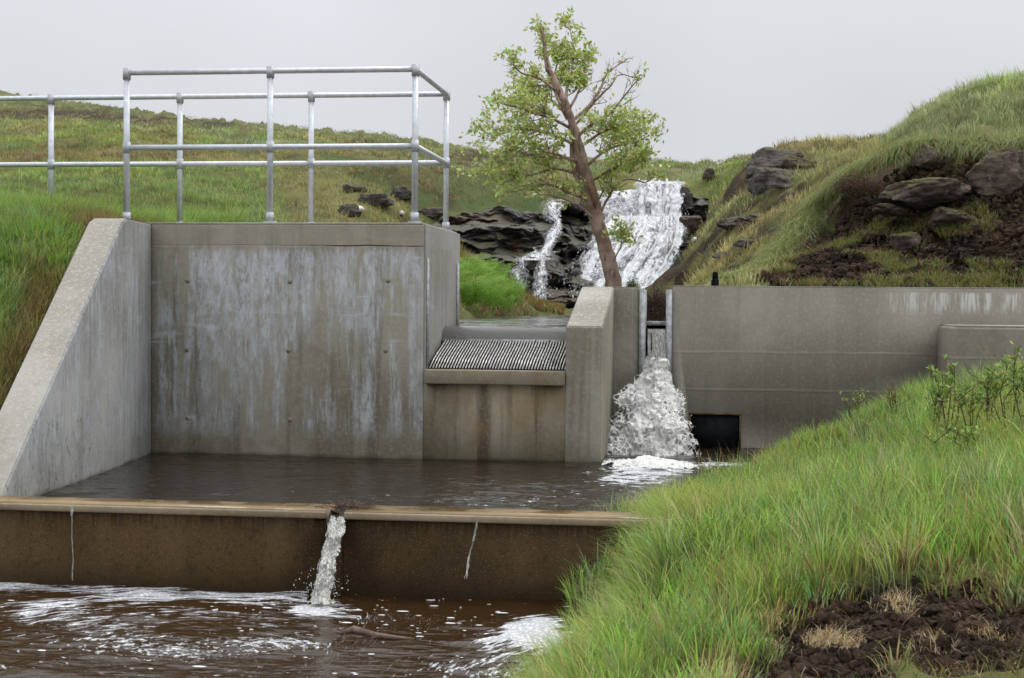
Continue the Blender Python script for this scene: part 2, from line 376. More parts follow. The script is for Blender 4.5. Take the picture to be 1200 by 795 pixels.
cp(760, (300, 29.5), (228, 32), (212, 37), (200, 46), (188, 65), (180, 100), (188, 400))
cp(860, (333, 12.4), (316, 14), (285, 17), (245, 20), (212, 24), (192, 32), (184, 50), (187, 100), (200, 400))
cp(950, (330, 12.2), (305, 13.4), (272, 14.6), (240, 15.8), (208, 18.5), (186, 22), (176, 27), (182, 40), (200, 100), (215, 400))
cp(1010, (330, 12.1), (298, 13), (255, 13.9), (215, 14.6), (196, 15.8), (180, 18.5), (183, 22), (190, 34), (212, 100), (220, 400))
cp(1060, (330, 12.1), (290, 12.9), (240, 13.6), (198, 14.1), (176, 15), (156, 17), (162, 22), (185, 40), (215, 100))
cp(1120, (330, 12.1), (285, 12.8), (235, 13.4), (190, 13.9), (150, 14.8), (112, 17), (122, 22), (170, 40), (215, 100))
cp(1220, (330, 12.0), (280, 12.7), (230, 13.2), (185, 13.7), (145, 14.6), (86, 17), (90, 22), (150, 40), (210, 100), (220, 400))
cp(1450, (330, 12.0), (260, 12.7), (170, 13.5), (90, 14.6), (30, 17), (60, 22), (150, 40), (210, 100))
cw((-.35, 12.2, -.6), (-.2, 12.9, -.1), (-.05, 12.2, .02), (.3, 12.0, .06), (-.1, 15, .2), (0, 18.5, .5))
cw((-1.8, 11.8, -.75), (-1., 11.8, -.75), (-1.6, 13.5, -.8), (-1.1, 15, -.7), (-1.9, 15.4, -.6), (-1.0, 18, -.6), (-1.9, 18.6, -.5), (-1., 22, -.5), (-1.6, 22, -.4), (-.9, 25, -.4))
cw((-2.6, 12, .45), (-3.6, 12, .46), (-4.4, 12, .48), (-5.5, 12, .60), (-3, 13.5, .5), (-7, 12, .95), (-5, 13.5, .72))
cw((-4.2, 7.0, -1.2), (-4.17, 7.6, -.86), (-4.15, 8.3, -.37), (-4.15, 9.0, .12), (-4.15, 9.5, .47), (-4.2, 10.2, .52), (-4.3, 11.2, .53))
cw((-5., 6.5, -.9), (-5, 7.3, -.4), (-5, 8.2, -.02), (-5, 9, .30), (-5, 9.9, .48), (-5.1, 11.2, .55), (-6.5, 6.5, -.3), (-6.5, 8.2, .4), (-6.5, 10, .75), (-5.2, 5.4, -1.4))
_c = np.array(_c); HB = RBF(_c[:, :2], _c[:, 2], 2e-5)
_sk = [(-400, 40), (-260, 66), (0, 98), (120, 117), (220, 131), (340, 141), (450, 153), (575, 171), (640, 179), (760, 185), (850, 189), (872, 180), (895, 174), (950, 172), (1010, 171), (1040, 166), (1058, 152), (1070, 134), (1110, 114), (1200, 90), (1450, 40)]
_ska = [(lambda P: (P[0], P[2]))(at(a_, b_, 1.)) for a_, b_ in _sk]
def bankz(X, Y):
    X = np.asarray(X, float); Y = np.asarray(Y, float)
    q = HB(X/Y, np.log(Y)); lim = np.interp(X/Y, [k[0] for k in _ska], [k[1] for k in _ska])-.0035*np.maximum(np.log(Y/20), 0)
    d = (lim-q)/.006; z = np.where(Y > 13, lim-.006*np.logaddexp(0, np.clip(d, -60, 60)), q)*Y
    amp = .035+.0035*(Y-8)
    n = fbm(P3(X*1.1, Y*.7), 4, 3)*amp*1.3+fbm(P3(X*4, Y*3), 3, 9)*.022*np.clip(45/Y, .25, 1)+fbm(P3(X/Y*14, np.log(Y)*7), 3, 21)*Y*.0012*np.clip((Y-20)/20, 0, 1)
    n = n+np.where((Y > 12.3) & (Y < 40), 1, 0)*np.clip((Y-12.3)/2, 0, 1)*(.055*np.abs(fbm(P3(X*2.3, Y*1.3), 4, 131))-.03+.03*fbm(P3(X*6, Y*4), 2, 133))*np.where((X/Y > -.02) | (X/Y < -.16), 1., .0)
    k = np.clip((Y-11.6)/1.5, 0, 1)*1.0+np.where(Y < 11.6, .5, 0)
    return z+n*np.clip(k, .25, 1)
def hit(px, py, fn, y0, y1):
    """where a view ray meets a ground function"""
    Y = np.linspace(y0, y1, 900); D_ = ray(px, py); X, Z = D_[0]/D_[1]*Y, D_[2]/D_[1]*Y
    b = np.nonzero(Z < fn(X, Y))[0]; i = b[0] if len(b) else len(Y)-1
    return np.array([X[i], Y[i], Z[i]])
def ell(px, py, L):
    r = 0
    for cx, cy, rx, ry in L:
        r = np.maximum(r, np.clip(1.35-np.sqrt(((px-cx)/rx)**2+((py-cy)/ry)**2), 0, 1))
    return np.clip(r*2.4, 0, 1)
PEAT = [(985, 315, 90, 26), (1060, 296, 100, 46), (1150, 300, 100, 40), (1085, 235, 95, 44), (1165, 225, 60, 48), (1010, 232, 42, 34), (950, 282, 40, 14), (850, 262, 40, 10), (790, 300, 14, 34), (880, 245, 28, 10)]
FARPEAT = [(60, 133, 70, 4.5), (170, 139, 50, 4), (250, 146, 26, 4), (560, 184, 34, 5), (440, 172, 40, 3.5)]
def peatw(X, Y, Z):
    P = np.c_[X, Y, Z]; px, py = topx(P); n = fbm(P*1.3, 4, 40)
    w = ell(px+n*26, py+n*14, PEAT)*(Y > 11.8)*(Y < 19)
    w = np.maximum(w, ell(px+n*20, py+n*2.5, FARPEAT)*(Y > 22))
    m = sm(fbm(P*.8, 4, 50), .38, .6)*(Y > 14)*(Y < 45)*(px > 330)*.5
    m2 = sm(fbm(P*2.3, 4, 44), .08, .34)*((px > 700) & (px < 1010) & (Y < 26))*.95
    return np.clip(np.maximum(np.maximum(w, m), m2), 0, 1)
na, nl = 560, 470
A = np.linspace(-.85, .52, na)
L = np.concatenate([np.linspace(math.log(5.3), math.log(11.4), 90), np.linspace(math.log(11.62), math.log(30), 260), np.linspace(math.log(30.5), math.log(1200), nl-350)])
AA, LL = np.meshgrid(A, L, indexing='ij'); Yg = np.exp(LL.ravel()); Xg = AA.ravel()*Yg
def bankz_far(X, Y):
    Yc = np.minimum(Y, 400.); z = bankz(X*Yc/Y, Yc); return z-np.maximum(Y-400, 0)*.03
Zg = bankz_far(Xg, Yg)
pk = peatw(Xg, Yg, Zg)
_pr = (Xg > -.5) & (Yg > 11.6) & (Yg < 19)
Zg = Zg+np.where(_pr, pk*(-.06+.10*fbm(P3(Xg*3, Yg*3, Zg*3), 4, 77)), 0)
# wing wall outline (inner face x as a function of y)
def wing_in(Y): return np.interp(Y, [7.3, 9.5, 10.18], [-3.62, -3.83, -3.93])
keep = (Yg > 11.6) | (Xg < wing_in(Yg)-.12)
V = np.c_[Xg, Yg, Zg]
lv, fs = grid_faces(na, nl, keep)
tag(mk('hillside_ground', V, (lv, fs), M['ground'], smooth=True, attrs={'peat': pk, 'grass': 1-pk}), kind='structure')

# right foreground bank
_n = [(-1.2, 3.0, -1.6), (-.85, 4.2, -1.52), (-.60, 5.0, -1.50), (-.56, 5.6, -1.48), (-.34, 6.4, -1.42), (-.24, 7.06, -1.20), (-.26, 7.5, -1.11), (-.24, 8.0, -1.09), (-.08, 6.7, -1.12), (.0, 7.4, -1.03), (.10, 9.2, -1.16), (.38, 10.4, -1.17), (.50, 11.4, -1.17),
      (.8, 11.4, -1.06), (1.15, 11.4, -.90), (1.6, 11.4, -.68), (2.4, 11.4, -.42), (3.5, 11.4, -.28), (-1.6, 5.6, -1.9), (-1.3, 7.1, -1.9), (-1.0, 8, -1.6), (-.5, 9.4, -1.6), (-.1, 10.5, -1.6), (0, 11.4, -1.6), (-3, 6, -2), (-3, 10, -2), (-2.5, 3, -2),
      (.9, 9.6, -1.02), (1.5, 9.6, -.76), (2.3, 9.6, -.50), (.6, 8, -1.07), (1.2, 8, -.88), (1.9, 8, -.68), (3, 8.5, -.50), (.1, 6.6, -1.08), (.6, 6.6, -1.05), (1.3, 6.6, -.90), (2.2, 6.6, -.72),
      (-.2, 5.4, -1.30), (.2, 5.4, -1.20), (.6, 5.4, -1.13), (1.2, 5.4, -1.02), (2, 5.4, -.9), (-.4, 4.4, -1.40), (-.05, 4.4, -1.32), (.3, 4.4, -1.27), (.9, 4.4, -1.2), (1.6, 4.4, -1.1), (-.5, 3.2, -1.46), (.2, 3.2, -1.4), (1.2, 3.2, -1.3), (2.5, 3.5, -1.1)]
_n = np.array(_n); HN = RBF(_n[:, :2], _n[:, 2], 1e-3)
def npeat(X, Y):
    n = fbm(P3(X*5, Y*5), 3, 61)*.12
    d = np.sqrt(((X-.60)/.36)**2+((Y-5.52)/.42)**2)+n*1.6
    d2 = np.sqrt(((X-.95)/.42)**2+((Y-5.25)/.45)**2)+n*1.6
    d3 = np.sqrt(((X-.40)/.28)**2+((Y-5.05)/.34)**2)+n*1.6
    return sm(np.minimum(np.minimum(d, d2), d3), 1.12, .88)
def nearz(X, Y):
    z = HN(X, Y)+fbm(P3(X*1.6, Y*1.6), 4, 31)*.035
    p = npeat(X, Y); return z-p*.07+p*fbm(P3(X*13, Y*13), 4, 34)*.03
nx, ny = 420, 520
XX, YY = np.meshgrid(np.linspace(-3.2, 3.6, nx), np.linspace(2.6, 11.44, ny), indexing='ij')
X_, Y_ = XX.ravel(), YY.ravel(); Z_ = nearz(X_, Y_)
tag(mk('near_bank_ground', np.c_[X_, Y_, Z_], grid_faces(nx, ny), M['nground'], smooth=True, attrs={'peat': np.maximum(npeat(X_, Y_), sm(Z_, -1.2, -1.35)*.9), 'grass': np.ones(len(X_))}), kind='structure')
# stream beds (dark, under the water)
MB().box(-16, 8, -14, 11.45, -2.1, -2.0).build('stream_bed', M['nground'])
tag(bpy.data.objects['stream_bed'], kind='structure')

# ------------------------------------------------------------------ intake structure
dam = empty('intake_dam', (-2.4, 10.9, -1.2), 'weathered grey concrete intake dam with sloping wing wall and tall pale streaked face', 'dam')
D = 10.18; B = 11.62
hw = MB().box(-3.93, -1.945, D, 11.3, -1.35, .535).build('headwall', M['head'], dam, bevel=.008)
# light coping strip on the platform
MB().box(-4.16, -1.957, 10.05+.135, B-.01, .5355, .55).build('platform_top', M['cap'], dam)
MB().box(-4.15, -1.957, 11.3, B, -1.3, .533).build('rear_wall', M['side'], dam)
MB().box(-1.945, -1.93, D+.004, B, -.9, .537).build('end_wall', M['side'], dam, bevel=.004)
for (y0, y1) in ((D+.015, D+.075), (B-.16, B-.09)):
    MB().box(-1.9305, -1.918, y0, y1, -.55 if y0 < 11 else -.4, .30).build('edge_channel', M['chan'], dam)
# lower wall under the screen
MB().box(-1.943, -.945, D+.002, 11.2, -1.35, -.572).build('lower_wall', M['low'], dam)
MB().box(-1.93, -.948, D-.045, D+.10, -.575, -.475).build('sill_beam', M['sill'], dam, bevel=.008)
# rounded crest behind the screen
cr = MB(); pr = [(10.80, -.60), (10.80, -.30), (10.84, -.24), (10.90, -.205), (10.98, -.19), (11.25, -.19), (11.4, -.30), (11.4, -.9)]
nV = [(x, y, z) for x in (-1.929, -.948) for y, z in pr]; k = len(pr)
cr.add(nV, [[i, i+1, i+1+k, i+k] for i in range(k-1)]); cr.build('crest', M['sill'], dam, smooth=True)
cw_ = [(x, y, z+.008) for x in (-1.928, -.949) for y, z in pr[1:6]]
mk('crest_water', cw_, [[i, i+1, i+6, i+5] for i in range(4)], M['upper'], dam, smooth=True)
# screen: curved bars running down the slope
sc_ = MB(); nb = 46
for i in range(nb):
    x = -1.905+i*(.952/(nb-1))
    pts = []
    for j in range(7):
        u = j/6; y = 10.215+u*.60; z = -.478+.185*(u**.72)+.010*math.sin(u*math.pi)
        pts.append((x+.020*math.sin(u*2.6), y, z+.012))
    sc_.tube(pts, .0058, 6)
s_ = sc_.build('screen', M['bars'], dam, smooth=True)
bk = [(x, 10.20+u*.62, -.50+.185*(u**.72)) for x in (-1.93, -.948) for u in (0, .2, .4, .6, .8, 1)]
mk('screen_gap_shade', bk, [[i, i+1, i+7, i+6] for i in range(5)], M['black'], s_)  # black sheet stands in for the shade in the gaps between bars
for fx in (.365, .70, .81):
    x = -1.9+.945*fx; MB().tube([(x+.020*math.sin(u*2.6)+.004, 10.215+u*.6, -.478+.185*(u**.72)+.016) for u in (0, .25, .5, .75, 1)], .0062, 6).build('screen_joint', M['black'], s_)
MB().box(-1.925, -.95, 10.79, 10.815, -.31, -.275).build('screen_rail', M['chan'], s_)
# wing wall: profile along y, wedge that falls towards the stream
w = MB(); ys = [11.5, 10.18, 9.5, 9.38, 7.34, 7.30]; zt = [.535, .535, .535, .50, -1.0, -1.06]
V = []
for y, z in zip(ys, zt):
    xi = float(wing_in(y)); V += [(xi, y, -1.4), (xi, y, z), (xi-.24, y, z), (xi-.24, y, -1.4)]
Fc = []
for i in range(len(ys)-1):
    a = i*4; Fc += [[a, a+1, a+5, a+4], [a+1, a+2, a+6, a+5], [a+2, a+3, a+7, a+6]]
Fc += [[0, 3, 2, 1], [20, 21, 22, 23]]
w.add(V, Fc); wo = w.build('wing_wall', M['wing'], dam, bevel=.01)
wo.data.materials.append(M['cap'])
cp_ = []
for y, z in zip(ys[1:], zt[1:]):
    xi = float(wing_in(y)); cp_ += [(xi-.012, y, z+.004), (xi-.232, y, z+.004)]
mk('wing_coping', cp_, [[i*2, i*2+2, i*2+3, i*2+1][::-1] for i in range(4)], M['cap'], dam)
# pier with sloping top, and the wall behind it
PX0, PX1 = -.947, -.69
pv = [(PX0, D-.004, -1.35), (PX1, D-.004, -1.35), (PX1, 11.455, -1.35), (PX0, 11.455, -1.35), (PX0, D-.004, -.168), (PX1, D-.004, -.168), (PX1, 11.455, .118), (PX0, 11.455, .118)]
MB().hexa(pv).build('pier', M['pier'], dam, bevel=.01)
tv = [(PX0+.01, D+.01, -.162), (PX1-.01, D+.01, -.162), (PX1-.01, 11.45, .1225), (PX0+.01, 11.45, .1225)]
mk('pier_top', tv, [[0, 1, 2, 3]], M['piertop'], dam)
MB().box(PX0, -.497, 11.457, 11.72, -1.35, .118).build('stub_wall', M['pier'], dam, bevel=.008)
MB().box(PX0+.005, -.503, 11.462, 11.715, .1185, .124).build('stub_coping', M['rtop'], dam)
# tie holes
rr = random.Random(4)
for px, py in ((340, 330), (338, 411), (220, 329), (219, 410), (455, 329), (452, 411), (340, 492), (220, 490)):
    P = at(px, py, D); tb = MB().tube([(P[0], D+.01, P[2]), (P[0], D-.0025, P[2])], .017, 16); tb.build('tie_hole_plug', M['plug'], dam)

# right retaining wall
rw = empty('retaining_wall', (1.2, 11.6, -1.2), 'low brown grey concrete wall running right of the sluice gap with a black rectangular outlet', 'wall')
bx0, bx1, bz0, bz1 = -.103, .29, -1.123, -.842
xa, xb, za, zb, yf_, yr_ = -.242, 4.6, -1.35, .128, 11.45, 11.72
o = MB(); O = [(xa, za), (xb, za), (xb, zb), (xa, zb)]; I = [(bx0, bz0), (bx1, bz0), (bx1, bz1), (bx0, bz1)]
V_ = [(x, yf_, z) for x, z in O]+[(x, yf_, z) for x, z in I]+[(x, 11.56, z) for x, z in I]+[(x, yr_, z) for x, z in O]
Fq = []
for a in range(4):
    b = (a+1) % 4; Fq += [[a, b, 4+b, 4+a], [4+a, 4+b, 8+b, 8+a], [b, a, 12+a, 12+b]]
Fq += [[8, 9, 10, 11], [15, 14, 13, 12]]
o.add(V_, Fq); o.build('wall', M['right'], rw)
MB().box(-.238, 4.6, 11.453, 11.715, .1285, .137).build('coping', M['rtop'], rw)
MB().box(bx0+.012, bx1-.012, 11.462, 11.50, bz0, bz1-.012).build('outlet_flap', M['black'], rw)
fr = MB(); fr.box(bx0, bx1, 11.443, 11.51, bz1-.012, bz1+.002); fr.box(bx0, bx0+.012, 11.4435, 11.51, bz0, bz1-.0125); fr.box(bx1-.012, bx1, 11.4435, 11.51, bz0, bz1-.0125)
fr.build('outlet_frame', M['rust'], rw)
MB().box(1.745, 4.6, 10.75, 11.449, -1.35, -.15).build('buttress', M['right'], rw, bevel=.02)
MB().box(1.765, 4.6, 10.765, 11.448, -.1495, -.140).build('buttress_lit_top', M['cap'], rw)  # paler slab paints the light caught on the buttress top
MB().box(-.016, -.010, 11.4475, 11.4499, -.84, .12).build('form_joint', M['rust'], rw) if False else None
# sluice gap: two steel channels and stop boards
sl = empty('sluice_gate', (-.37, 11.5, -1.1), 'narrow stop board sluice between two grey steel channels', 'sluice gate')
for a, b, s in ((-.495, -.446, 1), (-.291, -.244, -1)):
    ch = MB().box(a, b, 11.435, 11.447, -1.1, .105)
    ch.box(a if s > 0 else b-.008, a+.008 if s > 0 else b, 11.4475, 11.62, -1.1, .103)
    ch.box(a, b, 11.621, 11.633, -1.1, .105); ch.build('gate_channel', M['chan'], sl)
for i in range(4):
    z0 = -1.12+i*.232; MB().box(-.4455, -.2915, 11.50, 11.56, z0, z0+.228).build('stop_board', M['rust'], sl)
MB().box(-.4455, -.2915, 11.50, 11.60, -.165, -.14).build('cross_bar', M['chan'], sl, bevel=.004)

# weir
wr = empty('low_weir', (-2, 7.2, -1.4), 'low brown stained concrete weir crossing the stream in front with a small notch', 'weir')
N0, N1 = -1.826, -1.742
for a, b in ((-7, N0), (N1, .4)):
    MB().box(a, b, 7.075, 7.31, -1.9, -1.073).build('weir_wall', M['weir'], wr)
    MB().box(a, b, 7.055, 7.31, -1.072, -1.036).build('weir_lip', M['weirlip'], wr, bevel=.008)
    MB().box(a+.004, b-.004, 7.066, 7.305, -1.0355, -1.0335).build('weir_top', M['weirtop'], wr)
MB().box(N0, N1, 7.08, 7.305, -1.9, -1.155).build('notch_base', M['weir'], wr)

# handrail
hr = empty('handrail', (-3.2, 10.9, .55), 'galvanised tubular steel safety railing around the top of the intake platform', 'railing')
RT_, RM = 1.634, 1.093
def flange(b, x, y, z):
    b.tube([(x, y, z), (x, y, z+.010)], .052, 16); b.tube([(x, y, z+.010), (x, y, z+.075)], .030, 12); return b
def post(x, y, z0, z1, fl=True):
    p = MB().tube([(x, y, z0), (x, y, z1)], .0225, 12).build('post', M['galv'], hr, smooth=True)
    if fl: flange(MB(), x, y, z0).build('base_flange', M['fitt'], p, smooth=False)
    for zz, h in ((z1, .05), (RM if y < 11 else RM, .04)):
        MB().tube([(x, y, zz-h), (x, y, zz+(.030 if zz == z1 else h))], .0285, 12).build('clamp', M['fitt'], p)
    return p
yf, yb = 10.28, 11.53
# front mid rail sits at 1.093, rear mid rail at the same height
for x in (-4.155, -3.086, -2.033): post(x, yf, .55, RT_)
for x in (-4.212, -3.124, -2.030): post(x, yb, .55, RT_)
for x in (-5.305, -6.4, -7.5): post(x, yb, .55, RT_, False)
def rail(a, b): MB().tube([a, b], .0205, 12).build('rail', M['galv'], hr, smooth=True)
rail((-4.155, yf, RT_), (-2.033, yf, RT_)); rail((-4.155, yf, RM), (-2.033, yf, RM))
rail((-9, yb, RT_), (-2.03, yb, RT_)); rail((-9, yb, RM), (-2.03, yb, RM))
rail((-2.033, yf, RT_), (-2.03, yb, RT_)); rail((-2.033, yf, RM), (-2.03, yb, RM))

# black capped stake behind the wall
P = at(838, 334, 12.15)
st = empty('marker_post', (P[0], P[1], .02), 'short black plastic post standing just behind the right wall', 'post')
MB().tube([(P[0], P[1], 0), (P[0], P[1], .19), (P[0], P[1], .20)], [.034, .032, .026], 14).build('post_body', M['black'], st, smooth=False)
MB().tube([(P[0], P[1], .20), (P[0], P[1], .245), (P[0], P[1], .26)], [.024, .023, .015], 14).build('post_cap', M['black'], st)

# ------------------------------------------------------------------ rocks
def ico(sub):
    import bmesh
    bm = bmesh.new(); bmesh.ops.create_icosphere(bm, subdivisions=sub, radius=1); v = np.array([x.co[:] for x in bm.verts]); f = [[x.index for x in q.verts] for q in bm.faces]; bm.free(); return v, f
ICO5, ICO3 = ico(5), ico(3)
def boulder(px, py, wx, hy, Y, label, mat='rock', seed=0, group=None, name='boulder', rz=0., depth=.8):
    """centre pixel and half sizes give place and size in the world"""
    if Y > 16 and mat != 'wetrock' and seed not in (7, 8, 9): Y = float(hit(px, py+hy*.45, bankz, 12, 60)[1])
    c = at(px, py, Y); s = Y/FPX; rx, rz_ = wx*s, hy*s
    v, f = ICO5; v = v.copy(); r = RNG
    n = fbm(v*1.3+seed*7.7, 3, seed)
    v = v*(1+.24*n[:, None]-.16*np.clip(.25-np.abs(fbm(v*1.7+seed*3, 3, seed+9)), 0, 1)[:, None]*2)
    v = np.sign(v)*np.abs(v)**.80
    rs_ = np.random.default_rng(seed+500)
    for _ in range(16):
        pn = rs_.normal(size=3)*np.array([1, 1, 1.3]); pn /= np.linalg.norm(pn); d_ = v@pn; tt_ = rs_.uniform(.55, .9); v = v-np.outer(np.clip(d_-tt_, 0, 9)*.85, pn)
    v[:, 2] += .06*np.round(v[:, 2]*4+fbm(v*2+seed, 2, seed+3)*.6)/4
    v += v*(fbm(v*3.5+seed, 5, seed+5, .62)*.10-.16*np.clip(.16-np.abs(fbm(v*np.array([2, 2, 3.4])+seed*2, 3, seed+15)), 0, 1))[:, None]
    v = v*np.array([rx, rx*depth, rz_]); ca, sa = math.cos(rz), math.sin(rz)
    v = np.c_[v[:, 0]*ca-v[:, 2]*sa, v[:, 1], v[:, 0]*sa+v[:, 2]*ca]
    o = mk(name, v+c, f, M[mat], loc=tuple(c-[0, 0, rz_]), smooth=True)
    return tag(o, label, 'rock', group)
boulder(1090, 186, 27, 17, 13.9, 'dark brown boulder wedged under the grass overhang, topmost of the bank rocks', seed=1)
boulder(1082, 226, 54, 21, 13.3, 'broad rounded dark boulder with lichen spots below the topmost bank rock', seed=2, rz=.06)
boulder(1062, 285, 20, 15, 12.95, 'small pale topped rock low in the peat face above the wall', 'rock', seed=3)
boulder(1112, 256, 26, 14, 13.1, 'flat brown slab tucked under the broad bank boulder', seed=4, rz=-.1)
boulder(1172, 205, 36, 36, 13.5, 'large rough brown rock set in the peat at the right edge', seed=5)
boulder(1046, 246, 24, 9, 13.3, 'thin stone slab poking out left of the broad bank boulder', seed=6)
boulder(1095, 296, 16, 11, 12.85, 'small dark stone beside the pale topped rock', seed=16)
boulder(908, 190, 34, 19, 20.5, 'grey outcrop block with white streaks at the skyline right of the waterfall', 'greyrock', seed=7)
boulder(912, 216, 40, 22, 19.6, 'lower grey outcrop block under the skyline block', 'greyrock', seed=8)
boulder(935, 196, 26, 14, 19.9, 'brown shoulder of rock right of the grey outcrop blocks', 'rock', seed=9)
boulder(801, 243, 10, 24, 27.6, 'upright black wet rock at the right lip of the waterfall', 'wetrock', seed=10)
boulder(812, 262, 16, 12, 25.5, 'black wet boulder below the right lip of the waterfall', 'wetrock', seed=11, rz=-.3)
boulder(830, 208, 8, 10, 24.5, 'small dark stone with white top on the slope above the falls', 'rock', seed=12)
boulder(858, 262, 20, 8, 18.5, 'flat grey stone lying in the brown slope right of the falls', 'greyrock', seed=13, rz=.2)
boulder(885, 256, 18, 7, 17.8, 'small flat stone near the brown slope top', 'greyrock', seed=14)
boulder(410, 249, 16, 9, 17.5, 'rounded stone with white patch left of the corner railing post', 'greyrock', seed=20)
boulder(440, 236, 22, 12, 19, 'dark rock ledge on the heath between the right railing posts', 'greyrock', seed=21)
boulder(470, 228, 18, 10, 19.5, 'brown rock right of the dark heath ledge', 'greyrock', seed=22)
boulder(415, 222, 15, 7, 20.5, 'small upper heath rock behind the railing', 'greyrock', seed=23)
boulder(505, 250, 22, 9, 20.3, 'flat brown slab behind the corner of the platform', 'greyrock', seed=24)
boulder(846, 300, 13, 6, 17, 'small grey stone half buried in the brown slope above the marker post', 'greyrock', seed=31)
boulder(872, 285, 15, 6, 17, 'dull flat stone in the straw slope left of the peat face', 'greyrock', seed=32)
boulder(1030, 320, 12, 7, 12.4, 'small dark stone resting on the peat just above the wall', seed=33)
boulder(1150, 285, 18, 9, 13.0, 'low brown stone in the peat near the right edge', seed=34, rz=.15)
boulder(560, 262, 16, 8, 21.0, 'brown slab at the upper edge of the wet rock ledges', 'rock', seed=35)
# white quartz pebbles
PBL = [(421, 246, 6, 5, 0), (468, 231, 4, 3, 0), (471, 250, 3, 3, 0), (530, 268, 5, 4, 0), None, None, None, (814, 281, 3, 3, 0)]
for i, q_ in enumerate(PBL):
    if not q_: continue
    px, py, a, b, _ = q_; c = hit(px, py+b*.5, bankz, 12, 60); Y = c[1]-.05
    if i > 7: Y = 20.0
    v, f = ICO3; c = at(px, py, Y); s = Y/FPX
    vv = v*(1+.2*fbm(v*1.5+i*3, 3, i)[:, None])*np.array([a*s, a*s, b*s])+c
    lab = ['big white stone patch on the rounded heath stone', 'white stone on the upper heath rocks', 'tiny white stone near the platform corner post', 'white stone peeping over the platform corner', 'white stone on the black rock face', 'lowest white stone by the fern bank', '', 'white stone on the slope right of the waterfall', 'white streaked stone on the skyline outcrop block', 'white streaked stone on the lower outcrop block'][i]
    tag(mk('white_stone', vv, f, M['lichen'], loc=tuple(c), smooth=True), lab, 'stone', 'pale stones on the heath')

# rock face of the falls: parametrised sheet, strata and blocks in 3-D
def fallsY(px, py):
    """distance of the rock step for a place on the face"""
    t_ = np.interp(py, [200, 218, 226, 258, 266, 285, 318, 330, 352, 375], [33, 29.2, 28.3, 27.9, 26.9, 26.4, 25.8, 25.3, 24.9, 24.2])
    l_ = np.interp(py, [200, 228, 236, 262, 270, 298, 306, 345, 375], [31, 27.5, 26.2, 25.6, 24.6, 24.1, 23.2, 22.8, 21.8])
    k_ = sm(px+26*fbm(P3(px/26., py/16.), 3, 301), 640, 712); return l_*(1-k_)+t_*k_
px_, py_ = np.meshgrid(np.linspace(500, 835, 330), np.linspace(205, 376, 240), indexing='ij'); px_, py_ = px_.ravel(), py_.ravel()
top = np.interp(px_, [500, 530, 560, 600, 640, 680, 700, 800, 835], [262, 245, 240, 236, 240, 232, 222, 222, 228])
pyw = top+(376-top)*np.linspace(0, 1, 240)[None, :].repeat(330, 0).ravel()
Yr = fallsY(px_, pyw)
D_ = np.array([ray(a, b) for a, b in zip(px_, pyw)]); P = D_*(Yr/D_[:, 1])[:, None]
strat = np.abs(((P[:, 2]*3.2+P[:, 0]*.55+fbm(P*np.array([.8, .8, 1.5]), 3, 91)*.8) % 1)-.5)
dy = -.24*strat-.34*fbm(P*np.array([.9, .9, 2.2]), 4, 92)-.22*np.abs(fbm(P*np.array([3, 3, 7.]), 4, 93))-.06*np.abs((((P[:, 2]*7+P[:, 0]*1.4+fbm(P, 3, 96)) % 1)-.5))
edge = sm(pyw-top, 0, 8)
P[:, 1] += dy*edge; P[:, 0] += dy*.15; P[:, 2] += .06*fbm(P*2.5, 3, 94)*edge-(1-edge)*.25
P[:, 1] += (1-edge)*1.2
tag(mk('rock_face', P, grid_faces(330, 240), M['wetrock'], smooth=True), kind='structure')

def fall_sheet(name, rows, mat, label, cat='waterfall', nu=60, nv=90, den=.8, rough=.06, loc=None, off=0., seed=1, edgef=.15, parent=None, vden=None, wav=0.):
    """rows: (py, x_left, x_right, Y)"""
    rows = np.array(rows, float); u, v = np.meshgrid(np.linspace(0, 1, nu), np.linspace(0, 1, nv), indexing='ij'); u, v = u.ravel(), v.ravel()
    q = v*(len(rows)-1); it = lambda k: np.interp(q, np.arange(len(rows)), rows[:, k])
    y, xl, xr, Yd = it(0), it(1), it(2), it(3); x = xl+(xr-xl)*u
    x = x+wav*(xr-xl)*(u-.5)*2*fbm(P3(v*5, u*.8+seed), 3, seed+60); y = y+wav*14*fbm(P3(u*5+seed, v*0), 2, seed+61)*(1-v)
    D_ = FW[None]+RT[None]*((x-600)/FPX)[:, None]-UP[None]*((y-397.5)/FPX)[:, None]; P = D_*(Yd/D_[:, 1])[:, None]
    bul = np.sin(u*math.pi)
    P[:, 1] -= off+rough*2*bul*.5+rough*fbm(P*np.array([3, 3, 3.])/max(rough*8, .2)+seed*5, 4, seed)
    P[:, 0] += rough*.5*fbm(P*2/max(rough*8, .2)+seed*9, 3, seed+2)
    e = np.clip(np.minimum(u, 1-u)/edgef, 0, 1)
    dn = den*e**.6*(1+.45*fbm(P3(u*6, v*4)+seed, 3, seed+4)-.55*sm(fbm(P3(u*9, v*5)+seed*3, 3, seed+40), .25, .75))
    if vden is not None: dn = dn*np.interp(v, np.linspace(0, 1, len(vden)), vden)
    o = mk(name, P, grid_faces(nu, nv), M[mat], parent, loc=tuple(P.mean(0)) if parent is None else (0, 0, 0), smooth=True, attrs={'den': np.clip(dn, 0, 1)})
    if parent is None: tag(o, label, cat)
    return o
